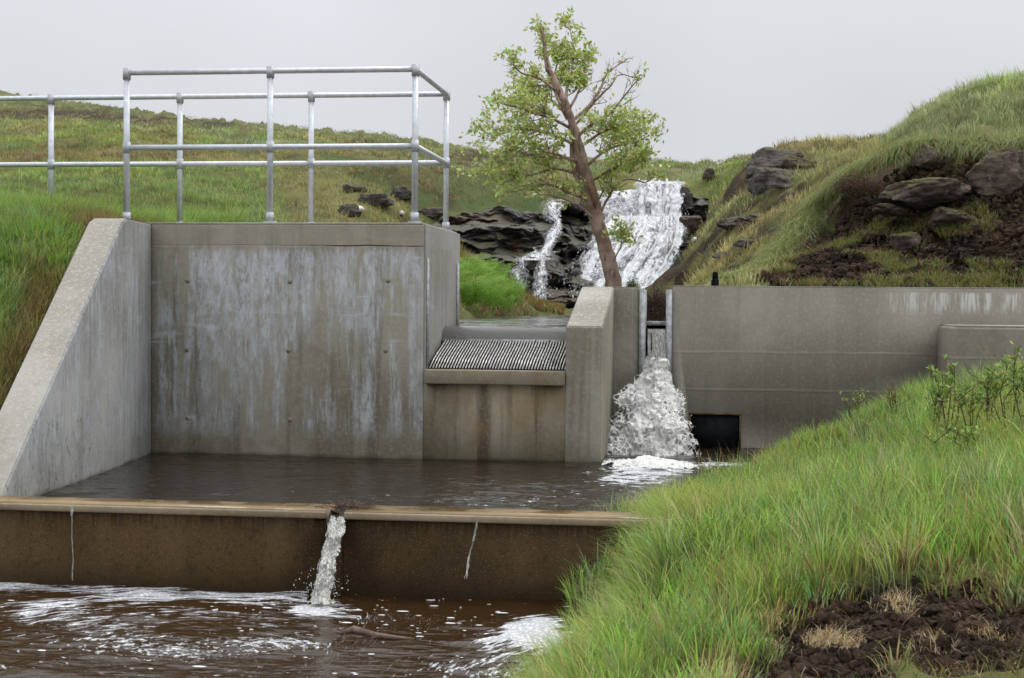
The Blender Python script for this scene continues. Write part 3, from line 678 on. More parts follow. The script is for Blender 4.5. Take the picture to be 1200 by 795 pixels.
# drops
def drops(name, pts, rad, label, parent=None):
    v, f = ico(1); V = []; F = []
    n = len(v); pts = np.array(pts); rad = np.array(rad); st_ = 1+RNG.random(len(pts))*.8
    V = (v[None]*rad[:, None, None]*np.stack([np.ones(len(pts)), np.ones(len(pts)), st_], 1)[:, None, :]+pts[:, None, :]).reshape(-1, 3)
    f = np.array(f); F = (f[None]+np.arange(len(pts))[:, None, None]*n).reshape(-1, 3)
    o = mk(name, V, (F.ravel(), np.full(len(F), 3, np.int32)), M['drop'], parent, loc=tuple(pts.mean(0)) if parent is None else (0, 0, 0), smooth=True)
    tag(o, kind='stuff')
    if parent is None: tag(o, label, 'water')
    return o
wf = empty('waterfall', tuple(at(735, 345, 25.2)), 'broad white waterfall tumbling over black rock steps behind the tree', 'waterfall')
for k_, of in enumerate((.40, .50, .60, .7)):
    fall_sheet('upper_drop', [(216, 748, 801, 29.5), (219, 748, 801, 28.6), (232, 747, 799, 28.2), (268, 742, 799, 27.8)], 'fall', '', off=of, seed=k_, den=(.66, .52, .40, .34)[k_], rough=.05, parent=wf, nu=60, nv=60, edgef=.22, wav=.12, vden=[1.2, 1, .8, .9, 1.2])
    fall_sheet('lower_cascade', [(256, 712, 803, 27.5), (270, 704, 806, 26.9), (290, 694, 799, 26.4), (312, 684, 788, 25.9), (330, 674, 777, 25.4), (352, 662, 765, 24.9)], 'fall', '', off=of, seed=10+k_, den=(.42, .36, .32, .30)[k_], rough=.10, parent=wf, nu=90, nv=90, edgef=.2, wav=.10, vden=[.7, 1.3, .9, .8, .9, 1.1])
SR = random.Random(21)
for k_ in range(13):
    a_ = SR.uniform(.02, .9); w0 = SR.uniform(.05, .13); pw_ = []
    for py_, xl_, xr_, Y_ in ((258, 712, 801, 27.5), (272, 704, 803, 26.9), (290, 690, 797, 26.4), (312, 674, 786, 25.9), (332, 664, 775, 25.4), (352, 654, 764, 24.9)):
        a_ = min(.92, max(0, a_+SR.gauss(0, .035))); w0 *= SR.uniform(.95, 1.25); pw_.append((py_, xl_+(xr_-xl_)*a_, xl_+(xr_-xl_)*min(1.02, a_+w0), Y_))
    fall_sheet('strand', pw_, 'fall', '', off=.72+.1*SR.random(), seed=300+k_, den=.9, rough=.07, parent=wf, nu=20, nv=70, edgef=.4, wav=.4)
for k_ in range(5):
    a_ = 750+k_*9.5+SR.gauss(0, 2); fall_sheet('strand', [(217, a_, a_+8, 29.2), (222, a_, a_+9, 28.5), (240, a_-1, a_+10, 28.1), (268, a_-3, a_+12, 27.8)], 'fall', '', off=.75, seed=330+k_, den=.95, rough=.05, parent=wf, nu=14, nv=50, edgef=.4, wav=.4)
for k_, of in ((1, .35), (2, .45), (3, .55)):
    fall_sheet('side_veil', [(226, 702, 758, 28.8), (236, 700, 758, 28.3), (266, 698, 756, 27.8)], 'veil', '', off=of, seed=20+k_, den=.48, rough=.05, parent=wf, nu=50, nv=50, vden=[1.5, .8, .7, .9], edgef=.3, wav=.1)
    fall_sheet('left_cascade', [(262, 698, 722, 27.2), (290, 676, 712, 26.4), (312, 660, 702, 25.9), (335, 650, 700, 25.4), (352, 644, 695, 24.9)], 'fall', '', off=of, seed=25+k_, den=.34, rough=.09, parent=wf, nu=60, nv=70, vden=[.5, .9, 1, 1.1], edgef=.4, wav=.14)
pts = []; rad = []
for i in range(1500):
    v_ = RNG.random(); y = 224+126*v_; xl = np.interp(y, [224, 262, 300, 350], [705, 700, 676, 640]); xr = np.interp(y, [224, 262, 300, 350], [802, 806, 795, 770])
    x = xl+(xr-xl)*RNG.random()+RNG.normal()*7; pts.append(at(x, y, float(fallsY(np.array([x]), np.array([y]))[0])-.7-.3*RNG.random())); rad.append(.004+.009*RNG.random()**3)
drops('droplets', pts, rad, '', wf)
tr = empty('side_trickle', tuple(at(625, 345, 23)), 'thin broken white trickle running down the dark rock left of the tree', 'waterfall')
for k_, of in ((1, .3), (2, .42)):
    fall_sheet('trickle', [(240, 640, 664, 26.6), (252, 640, 660, 25.9), (264, 650, 662, 25.5), (280, 643, 656, 24.8), (298, 630, 654, 24.3)], 'veil', '', off=of, seed=30+k_, den=.46, rough=.08, parent=tr, nu=30, nv=70, edgef=.5, wav=.35)
    fall_sheet('trickle', [(296, 628, 655, 24.1), (302, 618, 652, 23.9), (306, 610, 648, 23.3)], 'veil', '', off=of, seed=40+k_, den=.38, rough=.05, parent=tr, nu=40, nv=20, edgef=.4, wav=.3)
    fall_sheet('trickle', [(304, 632, 646, 23.4), (330, 630, 645, 23.0), (352, 628, 644, 22.8)], 'veil', '', off=of, seed=50+k_, den=.4, rough=.06, parent=tr, nu=24, nv=50, edgef=.5, wav=.35)
    fall_sheet('trickle', [(304, 606, 624, 23.4), (325, 604, 622, 23.0), (350, 603, 616, 22.8)], 'veil', '', off=of, seed=60+k_, den=.3, rough=.06, parent=tr, nu=24, nv=50, edgef=.5, wav=.35)

# ------------------------------------------------------------------ water surfaces
def water(name, x0, x1, y0, y1, z, nx, ny, mat, foam, amp, fcs=(3, 9), mask=None, sc=1.):
    XX, YY = np.meshgrid(np.linspace(x0, x1, nx), np.linspace(y0, y1, ny), indexing='ij'); X, Y = XX.ravel(), YY.ravel()
    px, py = topx(np.c_[X, Y, np.full(len(X), z)])
    fw, cx, cyy = foam(X, Y, px, py)
    wv = fbm(P3(X*2.2*sc, Y*4.5*sc), 4, 71)*.6+fbm(P3(X*7*sc, Y*13*sc), 3, 72)*.35
    Z = z+amp*wv*(1+fw)+fw*.006
    k = None if mask is None else mask(X, Y)
    o = mk(name, np.c_[X, Y, Z], grid_faces(nx, ny, k), M[mat], smooth=True, attrs={'fw': np.clip(fw, 0, 1), 'fc': np.c_[cx*fcs[0], cyy*fcs[1], np.zeros(len(X))]})
    return tag(o, kind='structure')
def g2(px, py, cx, cy, rx, ry): return np.exp(-(((px-cx)/rx)**2+((py-cy)/ry)**2))
SW = atz(250, 765, LZ)
def foam_low(X, Y, px, py):
    top_ = 682+px*.045
    w = .74*np.exp(-np.clip(py-top_-6, 0, 400)/15)*(px < 360)
    r = np.hypot((px-215)/260, (py-742)/48); w = np.maximum(w, .62*np.exp(-((r-.9)/.28)**2)*sm(px, -60, 60)*sm(430-px, 0, 120)*(py < 738))
    r2 = np.hypot((px-240)/150, (py-745)/28); w = np.maximum(w, .50*np.exp(-((r2-.7)/.50)**2)*(px < 390))
    w = np.maximum(w, 1.15*g2(px, py, 366, 714, 34, 10)); w = np.maximum(w, .62*g2(px, py, 385, 712, 62, 18))
    w = np.maximum(w, 1.25*g2(px, py, 625, 742, 48, 26)); w = np.maximum(w, .62*g2(px, py, 585, 752, 62, 40))
    w = np.maximum(w, .45*g2(px, py, 540, 712, 90, 12)); w = np.maximum(w, .42*g2(px, py, 480, 750, 60, 9))
    w = np.maximum(w, .36)+.22*fbm(P3(X*1.8, Y*3.5), 4, 5)*sm(w, 0, .3)
    # flow coordinates: swirl round an eddy on the left, sweep round the bank on the right
    dx, dy_ = X-SW[0], (Y-SW[1])*1.6; r = np.hypot(dx, dy_)+.05; th = np.arctan2(dy_, dx)
    cx1, cy1 = th*1.1, r*1.0
    R_ = atz(760, 800, LZ); dx, dy_ = X-R_[0], (Y-R_[1]); rr_ = np.hypot(dx, dy_)+.05; t2 = np.arctan2(dy_, dx)
    k = sm(X, atz(400, 740, LZ)[0], atz(520, 740, LZ)[0])
    return w, cx1*(1-k)+(t2*.8+9)*k, cy1*(1-k)+(rr_+7)*k
water('lower_stream_water', -4.6, -.25, 4.6, 7.075, LZ, 640, 420, 'stream', foam_low, .010, (4.6, 20))
tag(MB().box(-16, 8, -14, 4.6, LZ-.4, LZ-.002).build('lower_stream_water', M['stream']), kind='structure')
def foam_glint_pool(X, Y, px, py):
    w = 1.15*g2(px, py, 765, 548, 62, 12); w = np.maximum(w, .68*g2(px, py, 740, 562, 75, 16)); w = np.maximum(w, .42*g2(px, py, 660, 582, 130, 14))
    w = np.maximum(w, .75*g2(px, py, 840, 545, 55, 7)); w = np.maximum(w, .50*g2(px, py, 600, 588, 150, 10)); w = np.maximum(w, .30*g2(px, py, 480, 575, 260, 22)); w = w+.07*fbm(P3(X*2, Y*2), 3, 15)*(w > .1)  # broad faint weights paint pale reflections on the ripples, besides real foam
    return w, X, Y
water('pool_water', -3.98, .75, 7.31, 11.5, WZ, 470, 420, 'pool', foam_glint_pool, .011, (6, 9), mask=lambda X, Y: (X > wing_in(Y)-.05) & ((Y < 10.2) | (X > -.75)))
def foam_up(X, Y, px, py):
    w = .9*g2(px, py, 690, 357, 60, 4)+.0*X; return w, X, Y
water('upper_pool_water', -2.4, -.0, 11.22, 25.5, UZ, 160, 600, 'upper', foam_up, .012, (2, 4), mask=lambda X, Y: (Y > 11.75) | ((X > -1.93) & (X < -.96)) | ((X > -.44) & (X < -.30) & (Y > 11.58)), sc=.6)

# sluice outflow
so = empty('sluice_outflow', tuple(at(765, 542, 11.0)), 'white frothing burst of water pouring out of the sluice gap into the pool', 'splash')
fall_sheet('sheet', [(386, 758.5, 780, 11.455), (390, 758.5, 780, 11.45), (420, 759, 780, 11.435), (436, 757, 782, 11.42)], 'sheet', '', off=0, seed=3, den=1., rough=.006, parent=so, nu=40, nv=50, edgef=.02)
for k_ in range(4):
    fall_sheet('burst', [(420, 762, 777, 11.43), (436, 755, 783, 11.38), (452, 745, 789, 11.3), (474, 728, 799, 11.2), (500, 719, 803, 11.08), (530, 712, 811, 10.98), (548, 706, 814, 10.92)], 'plume', '', off=.01+k_*.055, seed=70+k_*3, den=(1.25, .85, .6, .42)[k_], rough=.085, parent=so, nu=90, nv=110, edgef=.34, wav=.20, vden=[1.3, 1.2, .9, .75, .65, .8, 1.3])
pts = []; rad = []
for i in range(2600):
    v = RNG.random()**.6; y = 425+v*122; w_ = np.interp(y, [425, 455, 505, 546], [14, 27, 46, 56]); cx = np.interp(y, [425, 546], [769, 760])
    x = cx+RNG.normal()*w_*.42; pts.append(at(x, y-abs(RNG.normal())*3, 11.38-.55*v+RNG.normal()*.06)); rad.append(.0012+.0026*RNG.random()**3)
drops('droplets', pts, rad, '', so)
# foam hummocks where it lands
t = NT('foam'); M['foam'] = t.fin(t.bsdf(t.mix(t.noise(60, 4), (.55, .54, .50), (.88, .88, .86)), .6, t.bump(t.noise(90, 3), .8, .01)))

c_ = atz(760, 547, WZ); XX, YY = np.meshgrid(np.linspace(-.42, .46, 120), np.linspace(-.32, .36, 90), indexing='ij'); X, Y = XX.ravel()+c_[0], YY.ravel()+c_[1]
rr_ = np.hypot((X-c_[0])/.40, (Y-c_[1]-.05)/.30); n_ = fbm(P3(X*6, Y*6), 4, 201); n2_ = fbm(P3(X*22, Y*22), 3, 202)
kk = (rr_+n_*.35 < 1.0) & (Y < 11.44) & (X > -.68)
mk('froth', np.c_[X, Y, WZ+.004+np.clip(1-rr_, 0, 1)*(.045+.05*n_)+.010*n2_], grid_faces(120, 90, kk), M['plume'], so, smooth=True, attrs={'den': np.clip(1.0-rr_*.75+.4*n_, .15, 1)})
# weir jet
wj = empty('weir_jet', tuple(atz(372, 704, LZ)), 'small tumbling jet of pale water falling from the notch in the weir', 'water')
for k_ in range(3):
    fall_sheet('stream', [(606, 388+k_, 400, 7.10), (612, 388, 401, 7.04), (628, 384.5, 399, 6.99), (650, 378, 396-k_, 6.94), (672, 373, 391, 6.89), (690, 370, 388, 6.85), (706, 364, 391, 6.82)], 'jet', '', off=.0+.014*k_, seed=80+k_, den=.85-.22*k_, rough=.020, parent=wj, nu=40, nv=110, edgef=.3, wav=.22)
core = MB().tube([at(393.5, 611, 7.06), at(391, 628, 7.005), at(387, 650, 6.96), at(383, 672, 6.91), at(379, 692, 6.87), at(377, 704, 6.85)], [.020, .020, .016, .012, .010, .008], 12)
t = NT('jet_core'); M['core'] = t.fin(t.bsdf(t.mix(t.rmp(t.noise(1, 5, t.vec((60, 60, 15)), rough=.7), .45, .62), (.10, .075, .045), (.75, .72, .64)), .08, Transmission_Weight=.45, nrm= t.bump(t.noise(1, 4, t.vec((60, 60, 20))), 1., .02), IOR=1.33))
core.build('jet_core', M['core'], wj, smooth=True)
pts = [at(RNG.normal(378, 14), 700-abs(RNG.normal())*16, 6.84+RNG.normal()*.03) for i in range(160)]; drops('droplets', pts, .0012+.0025*RNG.random(160)**2, '', wj)
# thin dribble right of the notch, and one at the left
for (rows, lab, nm) in (([(614, 559, 561, 7.03), (630, 555.3, 557.2, 7.0), (645, 551, 554.5, 6.985), (660, 547, 551.5, 6.96), (672, 545, 549.5, 6.94), (678, 546, 549, 6.94)], 'thin splashing dribble of water dropping from the weir right of the notch', 'weir_dribble'),
                        ([(599, 83, 88, 7.05), (606, 84, 86.4, 7.04), (640, 84.6, 85.9, 7.03), (680, 84.8, 86.1, 7.02)], 'hair thin water trickle at the left end of the weir', 'weir_dribble')):
    fall_sheet(nm, rows, 'jet', lab, 'water', nu=12, nv=60, den=.62, rough=.007, seed=5, edgef=.3, wav=.5)
# surface flecks and bubbles of foam
fl = MB(); 
for i in range(190):
    if i < 70: px, py = RNG.uniform(0, 620), RNG.uniform(700, 795)
    elif i < 130: px, py = RNG.normal(320, 70), RNG.normal(716, 12)
    else: px, py = RNG.uniform(430, 620), RNG.normal(705, 14)
    if py < 686+px*.03: continue
    P = atz(px, py, LZ); r_ = .003+.012*RNG.random()**2.5; fl.ball((P[0], P[1], LZ+.003), (r_*(1.2+RNG.random()*1.2), r_*.8, .0018), 8, 4)
tag(fl.build('foam_flecks', M['foam'], loc=(-2, 6, LZ), smooth=True), 'scattered flecks of pale foam drifting on the brown lower stream', 'foam', kind='stuff')

# debris
P = atz(425, 748, LZ)
lg = empty('driftwood', (P[0], P[1], LZ), 'reddish brown driftwood half sunk in the lower stream', 'driftwood')
b = MB(); q = [atz(x, y, LZ) for x, y in ((398, 744), (415, 742), (440, 748), (462, 751), (486, 749))]
b.tube([(p[0], p[1], LZ+z) for p, z in zip(q, (.004, .014, .010, .012, .0))], [.008, .02, .016, .012, .004], 8).build('log', M['wood'], lg, smooth=True)
b = MB(); 
for i in range(14):
    a = atz(RNG.uniform(400, 470), RNG.uniform(742, 755), LZ); b.tube([(a[0], a[1], LZ+.005), (a[0]+RNG.normal()*.05, a[1]+RNG.normal()*.03, LZ+.02+RNG.random()*.02)], .002, 4)
tag(b.build('twigs', M['twig'], lg), kind='stuff')
P = at(412, 598, 7.25)
dbr = empty('twig_clump', (P[0], 7.2, -1.04), 'clump of dark twigs and heather caught at the weir notch', 'debris')
b = MB()
for i in range(90):
    x0 = P[0]+RNG.normal()*.05-.02; y0 = 7.22+RNG.normal()*.05; z0 = -1.04+RNG.random()*.02
    a = RNG.random()*6.28; l_ = .03+.06*RNG.random(); b.tube([(x0, y0, z0), (x0+math.cos(a)*l_*.5, y0+math.sin(a)*l_*.5, z0+.015*RNG.random()), (x0+math.cos(a)*l_, y0+math.sin(a)*l_, z0+.02*RNG.normal())], [.0022, .0018, .001], 4)
tag(b.build('twigs', M['twig'], dbr), kind='stuff')
b = MB()
for i in range(5): b.tube([(P[0]-.07+RNG.random()*.03, 7.16, -1.06), (P[0]-.08+RNG.random()*.03, 7.03, -1.02), (P[0]-.06, 6.99, -1.06-RNG.random()*.03)], [.005, .006, .003], 6)
b.build('stems', M['wood'], dbr)

# ------------------------------------------------------------------ vegetation
def blades(name, P, h, w, col, mat='blade', segs=3, lean=.35, az=None, droop=.35, loc=None, parent=None, tipcol=None, wind=(-.12, .0)):
    """one mesh of tapered bent blades; P roots (n,3), h heights, w widths, col (n,3)"""
    n = len(P); az = RNG.random(n)*2*math.pi if az is None else az
    ln = lean*(.35+RNG.random(n)*1.1); dx, dy = np.cos(az)*ln+wind[0], np.sin(az)*ln+wind[1]
    fa = RNG.random(n)*math.pi; wx, wy = np.cos(fa), np.sin(fa)*.6
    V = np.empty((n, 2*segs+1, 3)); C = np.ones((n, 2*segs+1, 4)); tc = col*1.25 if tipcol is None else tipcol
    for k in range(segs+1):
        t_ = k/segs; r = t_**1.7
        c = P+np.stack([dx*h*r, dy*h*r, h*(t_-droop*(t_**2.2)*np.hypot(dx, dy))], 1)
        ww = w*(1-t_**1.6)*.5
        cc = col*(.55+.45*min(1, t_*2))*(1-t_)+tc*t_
        if k < segs:
            V[:, 2*k] = c-np.stack([wx*ww, wy*ww, ww*0], 1); V[:, 2*k+1] = c+np.stack([wx*ww, wy*ww, ww*0], 1); C[:, 2*k, :3] = cc; C[:, 2*k+1, :3] = cc
        else: V[:, 2*segs] = c; C[:, 2*segs, :3] = cc
    m = 2*segs+1; pat = []; sz = []
    for k in range(segs-1): pat += [2*k, 2*k+1, 2*k+3, 2*k+2]; sz.append(4)
    pat += [2*segs-2, 2*segs-1, 2*segs]; sz.append(3)
    lv = (np.array(pat)[None]+np.arange(n)[:, None]*m).ravel(); fs = np.tile(np.array(sz, np.int32), n)
    return mk(name, V.reshape(-1, 3), (lv, fs), M[mat], parent, loc=loc if loc is not None else tuple(P.mean(0)), attrs={'col': np.clip(C.reshape(-1, 4), 0, 1)})
def pal(n, cols, wts):
    cols = np.array(cols, float); i = RNG.choice(len(cols), n, p=np.array(wts)/sum(wts)); c = cols[i]
    return c*(.75+.5*RNG.random((n, 1)))*(1+.12*RNG.normal(size=(n, 3)))
G1, G2, G3, G4, G5, G6 = (.24, .37, .066), (.145, .265, .05), (.35, .44, .10), (.31, .40, .18), (.52, .43, .20), (.26, .14, .06)
def tufted(cx, cy, per, spread):
    n = len(cx)*per; i = np.repeat(np.arange(len(cx)), per); a = RNG.random(n)*6.283; r = spread*np.sqrt(RNG.random(n))
    return cx[i]+np.cos(a)*r, cy[i]+np.sin(a)*r, a, r/spread, i
# --- near bank
def near_grass():
    nt = 7900; Y = 3.9+(11.35-3.9)*RNG.random(nt)**1.15; X = -1.2+5.3*RNG.random(nt); 
    px, py = topx(np.c_[X, Y, nearz(X, Y)]); z = nearz(X, Y); left = (z > -1.43)
    ok = left & (px < 1600) & (px > 520) & (npeat(X, Y) < .45+.3*RNG.random(nt)); X, Y = X[ok], Y[ok]
    ok = ~((X > 1.7) & (Y > 10.6)) & ~((X > 0.1) & (Y < 4.95)); X, Y = X[ok], Y[ok]
    hT = (.13+.18*RNG.random(len(X)))*np.interp(Y, [4, 7, 11.4], [1, 1, .8])*(1-.55*sm(npeat(X, Y+.12)+npeat(X, Y+.25)+npeat(X-.12, Y)+npeat(X+.12, Y), .05, 1.2))*(1+.35*fbm(P3(X*1.1, Y*1.1), 2, 81)); cT = pal(len(X), [G1, G2, G3, G4], [5, 2.3, 3, 2])
    yl = sm(fbm(P3(X*1.3, Y*1.3), 3, 83), .2, .6); cT = cT*(1-yl[:, None]*.5)+np.array([.37, .39, .10])*yl[:, None]*.5; cT = cT*(.68+.6*RNG.random((len(X), 1)))
    x, y, a, rr_, i = tufted(X, Y, 34, .08)
    y = np.minimum(y, 11.40); z = nearz(x, y); n = len(x)
    h = hT[i]*(.45+.75*RNG.random(n))*(1-.3*rr_); c = cT[i]*(1+.15*RNG.normal(size=(n, 1)))
    pe_ = npeat(x, y+.14)+npeat(x, y-.1)+npeat(x-.14, y)+npeat(x+.14, y); dead = RNG.random(n) < .10+.5*sm(pe_, .1, 1.2)*(fbm(P3(x*5, y*5), 2, 7) > -.1); c[dead] = pal(dead.sum(), [G5, (.25, .17, .07)], [2, 1])
    pt, pq = topx(np.c_[x, y, z]); h = h*np.where(z < -1.3, .85, 1)
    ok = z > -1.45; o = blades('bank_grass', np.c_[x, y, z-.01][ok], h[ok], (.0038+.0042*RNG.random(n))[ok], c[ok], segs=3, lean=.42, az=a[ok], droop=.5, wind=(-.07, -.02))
    tag(o, 'long fresh green rush grass covering the near right bank', 'grass', kind='stuff')
    # short yellow green under-growth and thatch
    n = 45000; Y = 4.4+6.95*RNG.random(n); X = -1.6+4.9*RNG.random(n); z = nearz(X, Y); px, py = topx(np.c_[X, Y, z]); ok = (z > -1.42) & (px < 1300) & (px > 540) & (npeat(X, Y) < .25+.75*RNG.random(n)**2); X, Y, z = X[ok], Y[ok], z[ok]; n = len(X)
    o = blades('bank_thatch', np.c_[X, Y, z-.005], .05+.08*RNG.random(n), .003+.002*RNG.random(n), pal(n, [(.2, .2, .05), (.22, .15, .06), (.10, .13, .03)], [2, 2, 2]), 'straw', 2, .9)
    tag(o, 'short yellowed thatch between the rushes of the near bank', 'grass', kind='stuff')
    n = 900; Y = 4.9+6.3*RNG.random(n); X = -.3+3.2*RNG.random(n); z = nearz(X, Y); px, py = topx(np.c_[X, Y, z]); ok = (z > -1.25) & (px < 1260) & (npeat(X, Y) < .2) & (fbm(P3(X*2, Y*2), 2, 45) > -.1); X, Y, z = X[ok], Y[ok], z[ok]; n = len(X)
    o = blades('seed_stems', np.c_[X, Y, z], .22+.16*RNG.random(n), .0026+.001*RNG.random(n), pal(n, [(.34, .22, .12), (.46, .38, .2), (.2, .24, .08)], [2, 2, 1]), 'straw', 4, .35, droop=.3)
    tag(o, 'thin brown flowering stems standing among the rushes', 'grass', kind='stuff')
    n = 2600; X = .1+1.5*RNG.random(n); Y = 4.5+1.6*RNG.random(n); q_ = npeat(X, Y); ok = (q_ > .02) & (q_ < .9) & (fbm(P3(X*4, Y*4), 2, 46) > -.15); X, Y = X[ok], Y[ok]; n = len(X)
    o = blades('rim_straw', np.c_[X, Y, nearz(X, Y)], .05+.09*RNG.random(n), .0022+.0015*RNG.random(n), pal(n, [(.5, .4, .22), (.36, .25, .12), (.2, .2, .06)], [2, 2, 1]), 'straw', 4, 1.3, droop=.85)
    tag(o, 'dry flopped grass around the rim of the peat scar', 'grass', kind='stuff')
    # overhanging fringe on the stream side
    n = 3600; Y = RNG.uniform(4.9, 7.4, n); X = np.interp(Y, [4.9, 5.6, 6.4, 7.06, 7.5], [-.56, -.50, -.31, -.21, -.22])+RNG.normal(size=n)*.07+.02; z = nearz(X, Y)
    o = blades('bank_fringe', np.c_[X, Y, z], .16+.20*RNG.random(n), .003+.0022*RNG.random(n), pal(n, [G1, G3, G5, G4], [3, 3, 1.5, 1.5]), segs=4, lean=.55, az=math.pi+RNG.normal(size=n)*.9, droop=.75)
    tag(o, 'long blades leaning out over the stream from the bank edge', 'grass', kind='stuff')
near_grass()
def straw_tuft(px, py, Y, size, label, n=800, cols=((.50, .38, .20), (.62, .50, .30), (.36, .24, .12))):
    P = hit(px, py, nearz, 4, 11); Y = P[1]; z = P[2]; r = size*.95
    a = RNG.random(n)*6.28; rr_ = r*np.sqrt(RNG.random(n)); X, Y2 = P[0]+np.cos(a)*rr_, Y+np.sin(a)*rr_
    o = blades('straw_tuft', np.c_[X, Y2, np.full(n, z)-.01], size*(.2+.9*RNG.random(n))*(1.15-.8*rr_/r), .0018+.0016*RNG.random(n), pal(n, cols, [2, 2, 1]), 'straw', 4, .75, az=RNG.normal(size=n)*1.3+RNG.random()*6, droop=.75, loc=(P[0], Y, z), wind=(-.05, -.15))
    tag(o, label, 'grass tuft', 'dead grass tufts on the peat scar')
straw_tuft(984, 752, 4.5, .14, 'bleached dead grass tuft flopped over the middle of the peat scar')
straw_tuft(1060, 712, 4.95, .14, 'pale dry grass tuft at the upper edge of the peat scar')
straw_tuft(1095, 755, 4.55, .12, 'straw coloured tuft on the right part of the peat scar', 260)
straw_tuft(900, 752, 4.7, .09, 'small flattened straw tuft on the left rim of the peat scar', 200)
straw_tuft(1165, 742, 4.7, .10, 'rightmost dry brown tuft beside the peat scar', 240, ((.42, .3, .15), (.3, .17, .08), (.5, .4, .2)))
straw_tuft(1010, 545, 8.2, .12, 'browned tuft in the rushes below the shrubs', 260, ((.36, .27, .12), (.25, .16, .07), (.45, .36, .16)))

def clods(name, X, Y, Z, r, mat, label):
    v, f = ico(2); n = len(X); f = np.array(f); m = len(v); V = []
    R_ = r[:, None, None]*(1+.55*RNG.normal(size=(n, 1, 3)).clip(-.9, .9)); nz_ = 1+.28*RNG.normal(size=(n, m, 1))
    V = (v[None]*nz_*R_+np.stack([X, Y, Z], 1)[:, None, :]).reshape(-1, 3); F = (f[None]+np.arange(n)[:, None, None]*m).reshape(-1, 3)
    tag(mk(name, V, (F.ravel(), np.full(len(F), 3, np.int32)), mat, loc=tuple(V.mean(0)), attrs={'peat': np.ones(len(V)), 'grass': np.zeros(len(V))}), label, 'soil', kind='stuff')
n_ = 9000; X = RNG.uniform(-.1, 1.7, n_); Y = RNG.uniform(4.3, 6.1, n_); k_ = npeat(X, Y) > .35; X, Y = X[k_], Y[k_]
clods('peat_crumbs', X, Y, nearz(X, Y), .004+.022*RNG.random(len(X))**4, M['nground'], 'dark crumbly peat lumps in the bare scar at the front of the bank')
n_ = 1500; X = RNG.uniform(0, 1.6, n_); Y = RNG.uniform(4.6, 6.0, n_); k_ = (npeat(X, Y) > .2) & (fbm(P3(X*6, Y*6), 2, 5) > .15); X, Y = X[k_], Y[k_]
o = blades('loose_straw', np.c_[X, Y, nearz(X, Y)+.004], .03+.07*RNG.random(len(X)), .002+.001*RNG.random(len(X)), pal(len(X), [(.5, .38, .2), (.3, .2, .1)], [1, 1]), 'straw', 3, 2.2, droop=.9)
tag(o, 'loose straw and roots strewn over the bare peat scar', 'grass', kind='stuff')
n_ = 8000; X = RNG.uniform(.3, 3.2, n_); Y = RNG.uniform(11.8, 14.2, n_); Z = bankz(X, Y); k_ = peatw(X, Y, Z) > .6; X, Y, Z = X[k_], Y[k_], Z[k_]
clods('peat_crumbs', X, Y, Z, 0.006+.035*RNG.random(len(X))**6, M['ground'], 'lumpy dark peat crumbling below the turf overhang')
# --- left bank (beside the wing wall)
def left_grass():
    nt = 5200; Y = 6.6+5.2*RNG.random(nt); X = wing_in(Y)-.27-RNG.random(nt)**1.2*3.2
    px, py = topx(np.c_[X, Y, bankz(X, Y)]); ok = px > -90; X, Y = X[ok], Y[ok]
    X2 = -6.5+2.4*RNG.random(1800); Y2 = 11.2+1.6*RNG.random(1800); X, Y = np.r_[X, X2], np.r_[Y, Y2]
    hT = .13+.08*RNG.random(len(X)); top_ = sm(Y, 9.3, 10.2); near_edge = sm(X-(wing_in(Y)-.27), -.42, -.02)*sm(Y, 11.7, 11.3)
    cT = pal(len(X), [G1, G2, G3, G4], [4, 3, 2, 2])*.9
    dd = (near_edge*(fbm(P3(X*3, Y*3), 3, 84) > -.25))[:, None]; cT = cT*(1-dd*.85)+pal(len(X), [(.22, .13, .06), (.15, .08, .04), (.30, .24, .09)], [2, 1, 1])*dd*.85
    hT = hT*(1-.45*near_edge)
    x, y, a, rr_, i = tufted(X, Y, 34, .075); x = np.minimum(x, np.where(y < 11.5, wing_in(y)-.25, 99)); z = bankz(x, y); n = len(x)
    h = hT[i]*(.5+.8*RNG.random(n))*(1+.3*top_[i]*(x < -4.35)); c = cT[i]*(1+.15*RNG.normal(size=(n, 1)))
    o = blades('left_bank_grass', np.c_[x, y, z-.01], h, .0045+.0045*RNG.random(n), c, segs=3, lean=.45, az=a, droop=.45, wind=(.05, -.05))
    tag(o, 'green rushes with browned edge covering the bank left of the wing wall', 'grass', kind='stuff')
left_grass()
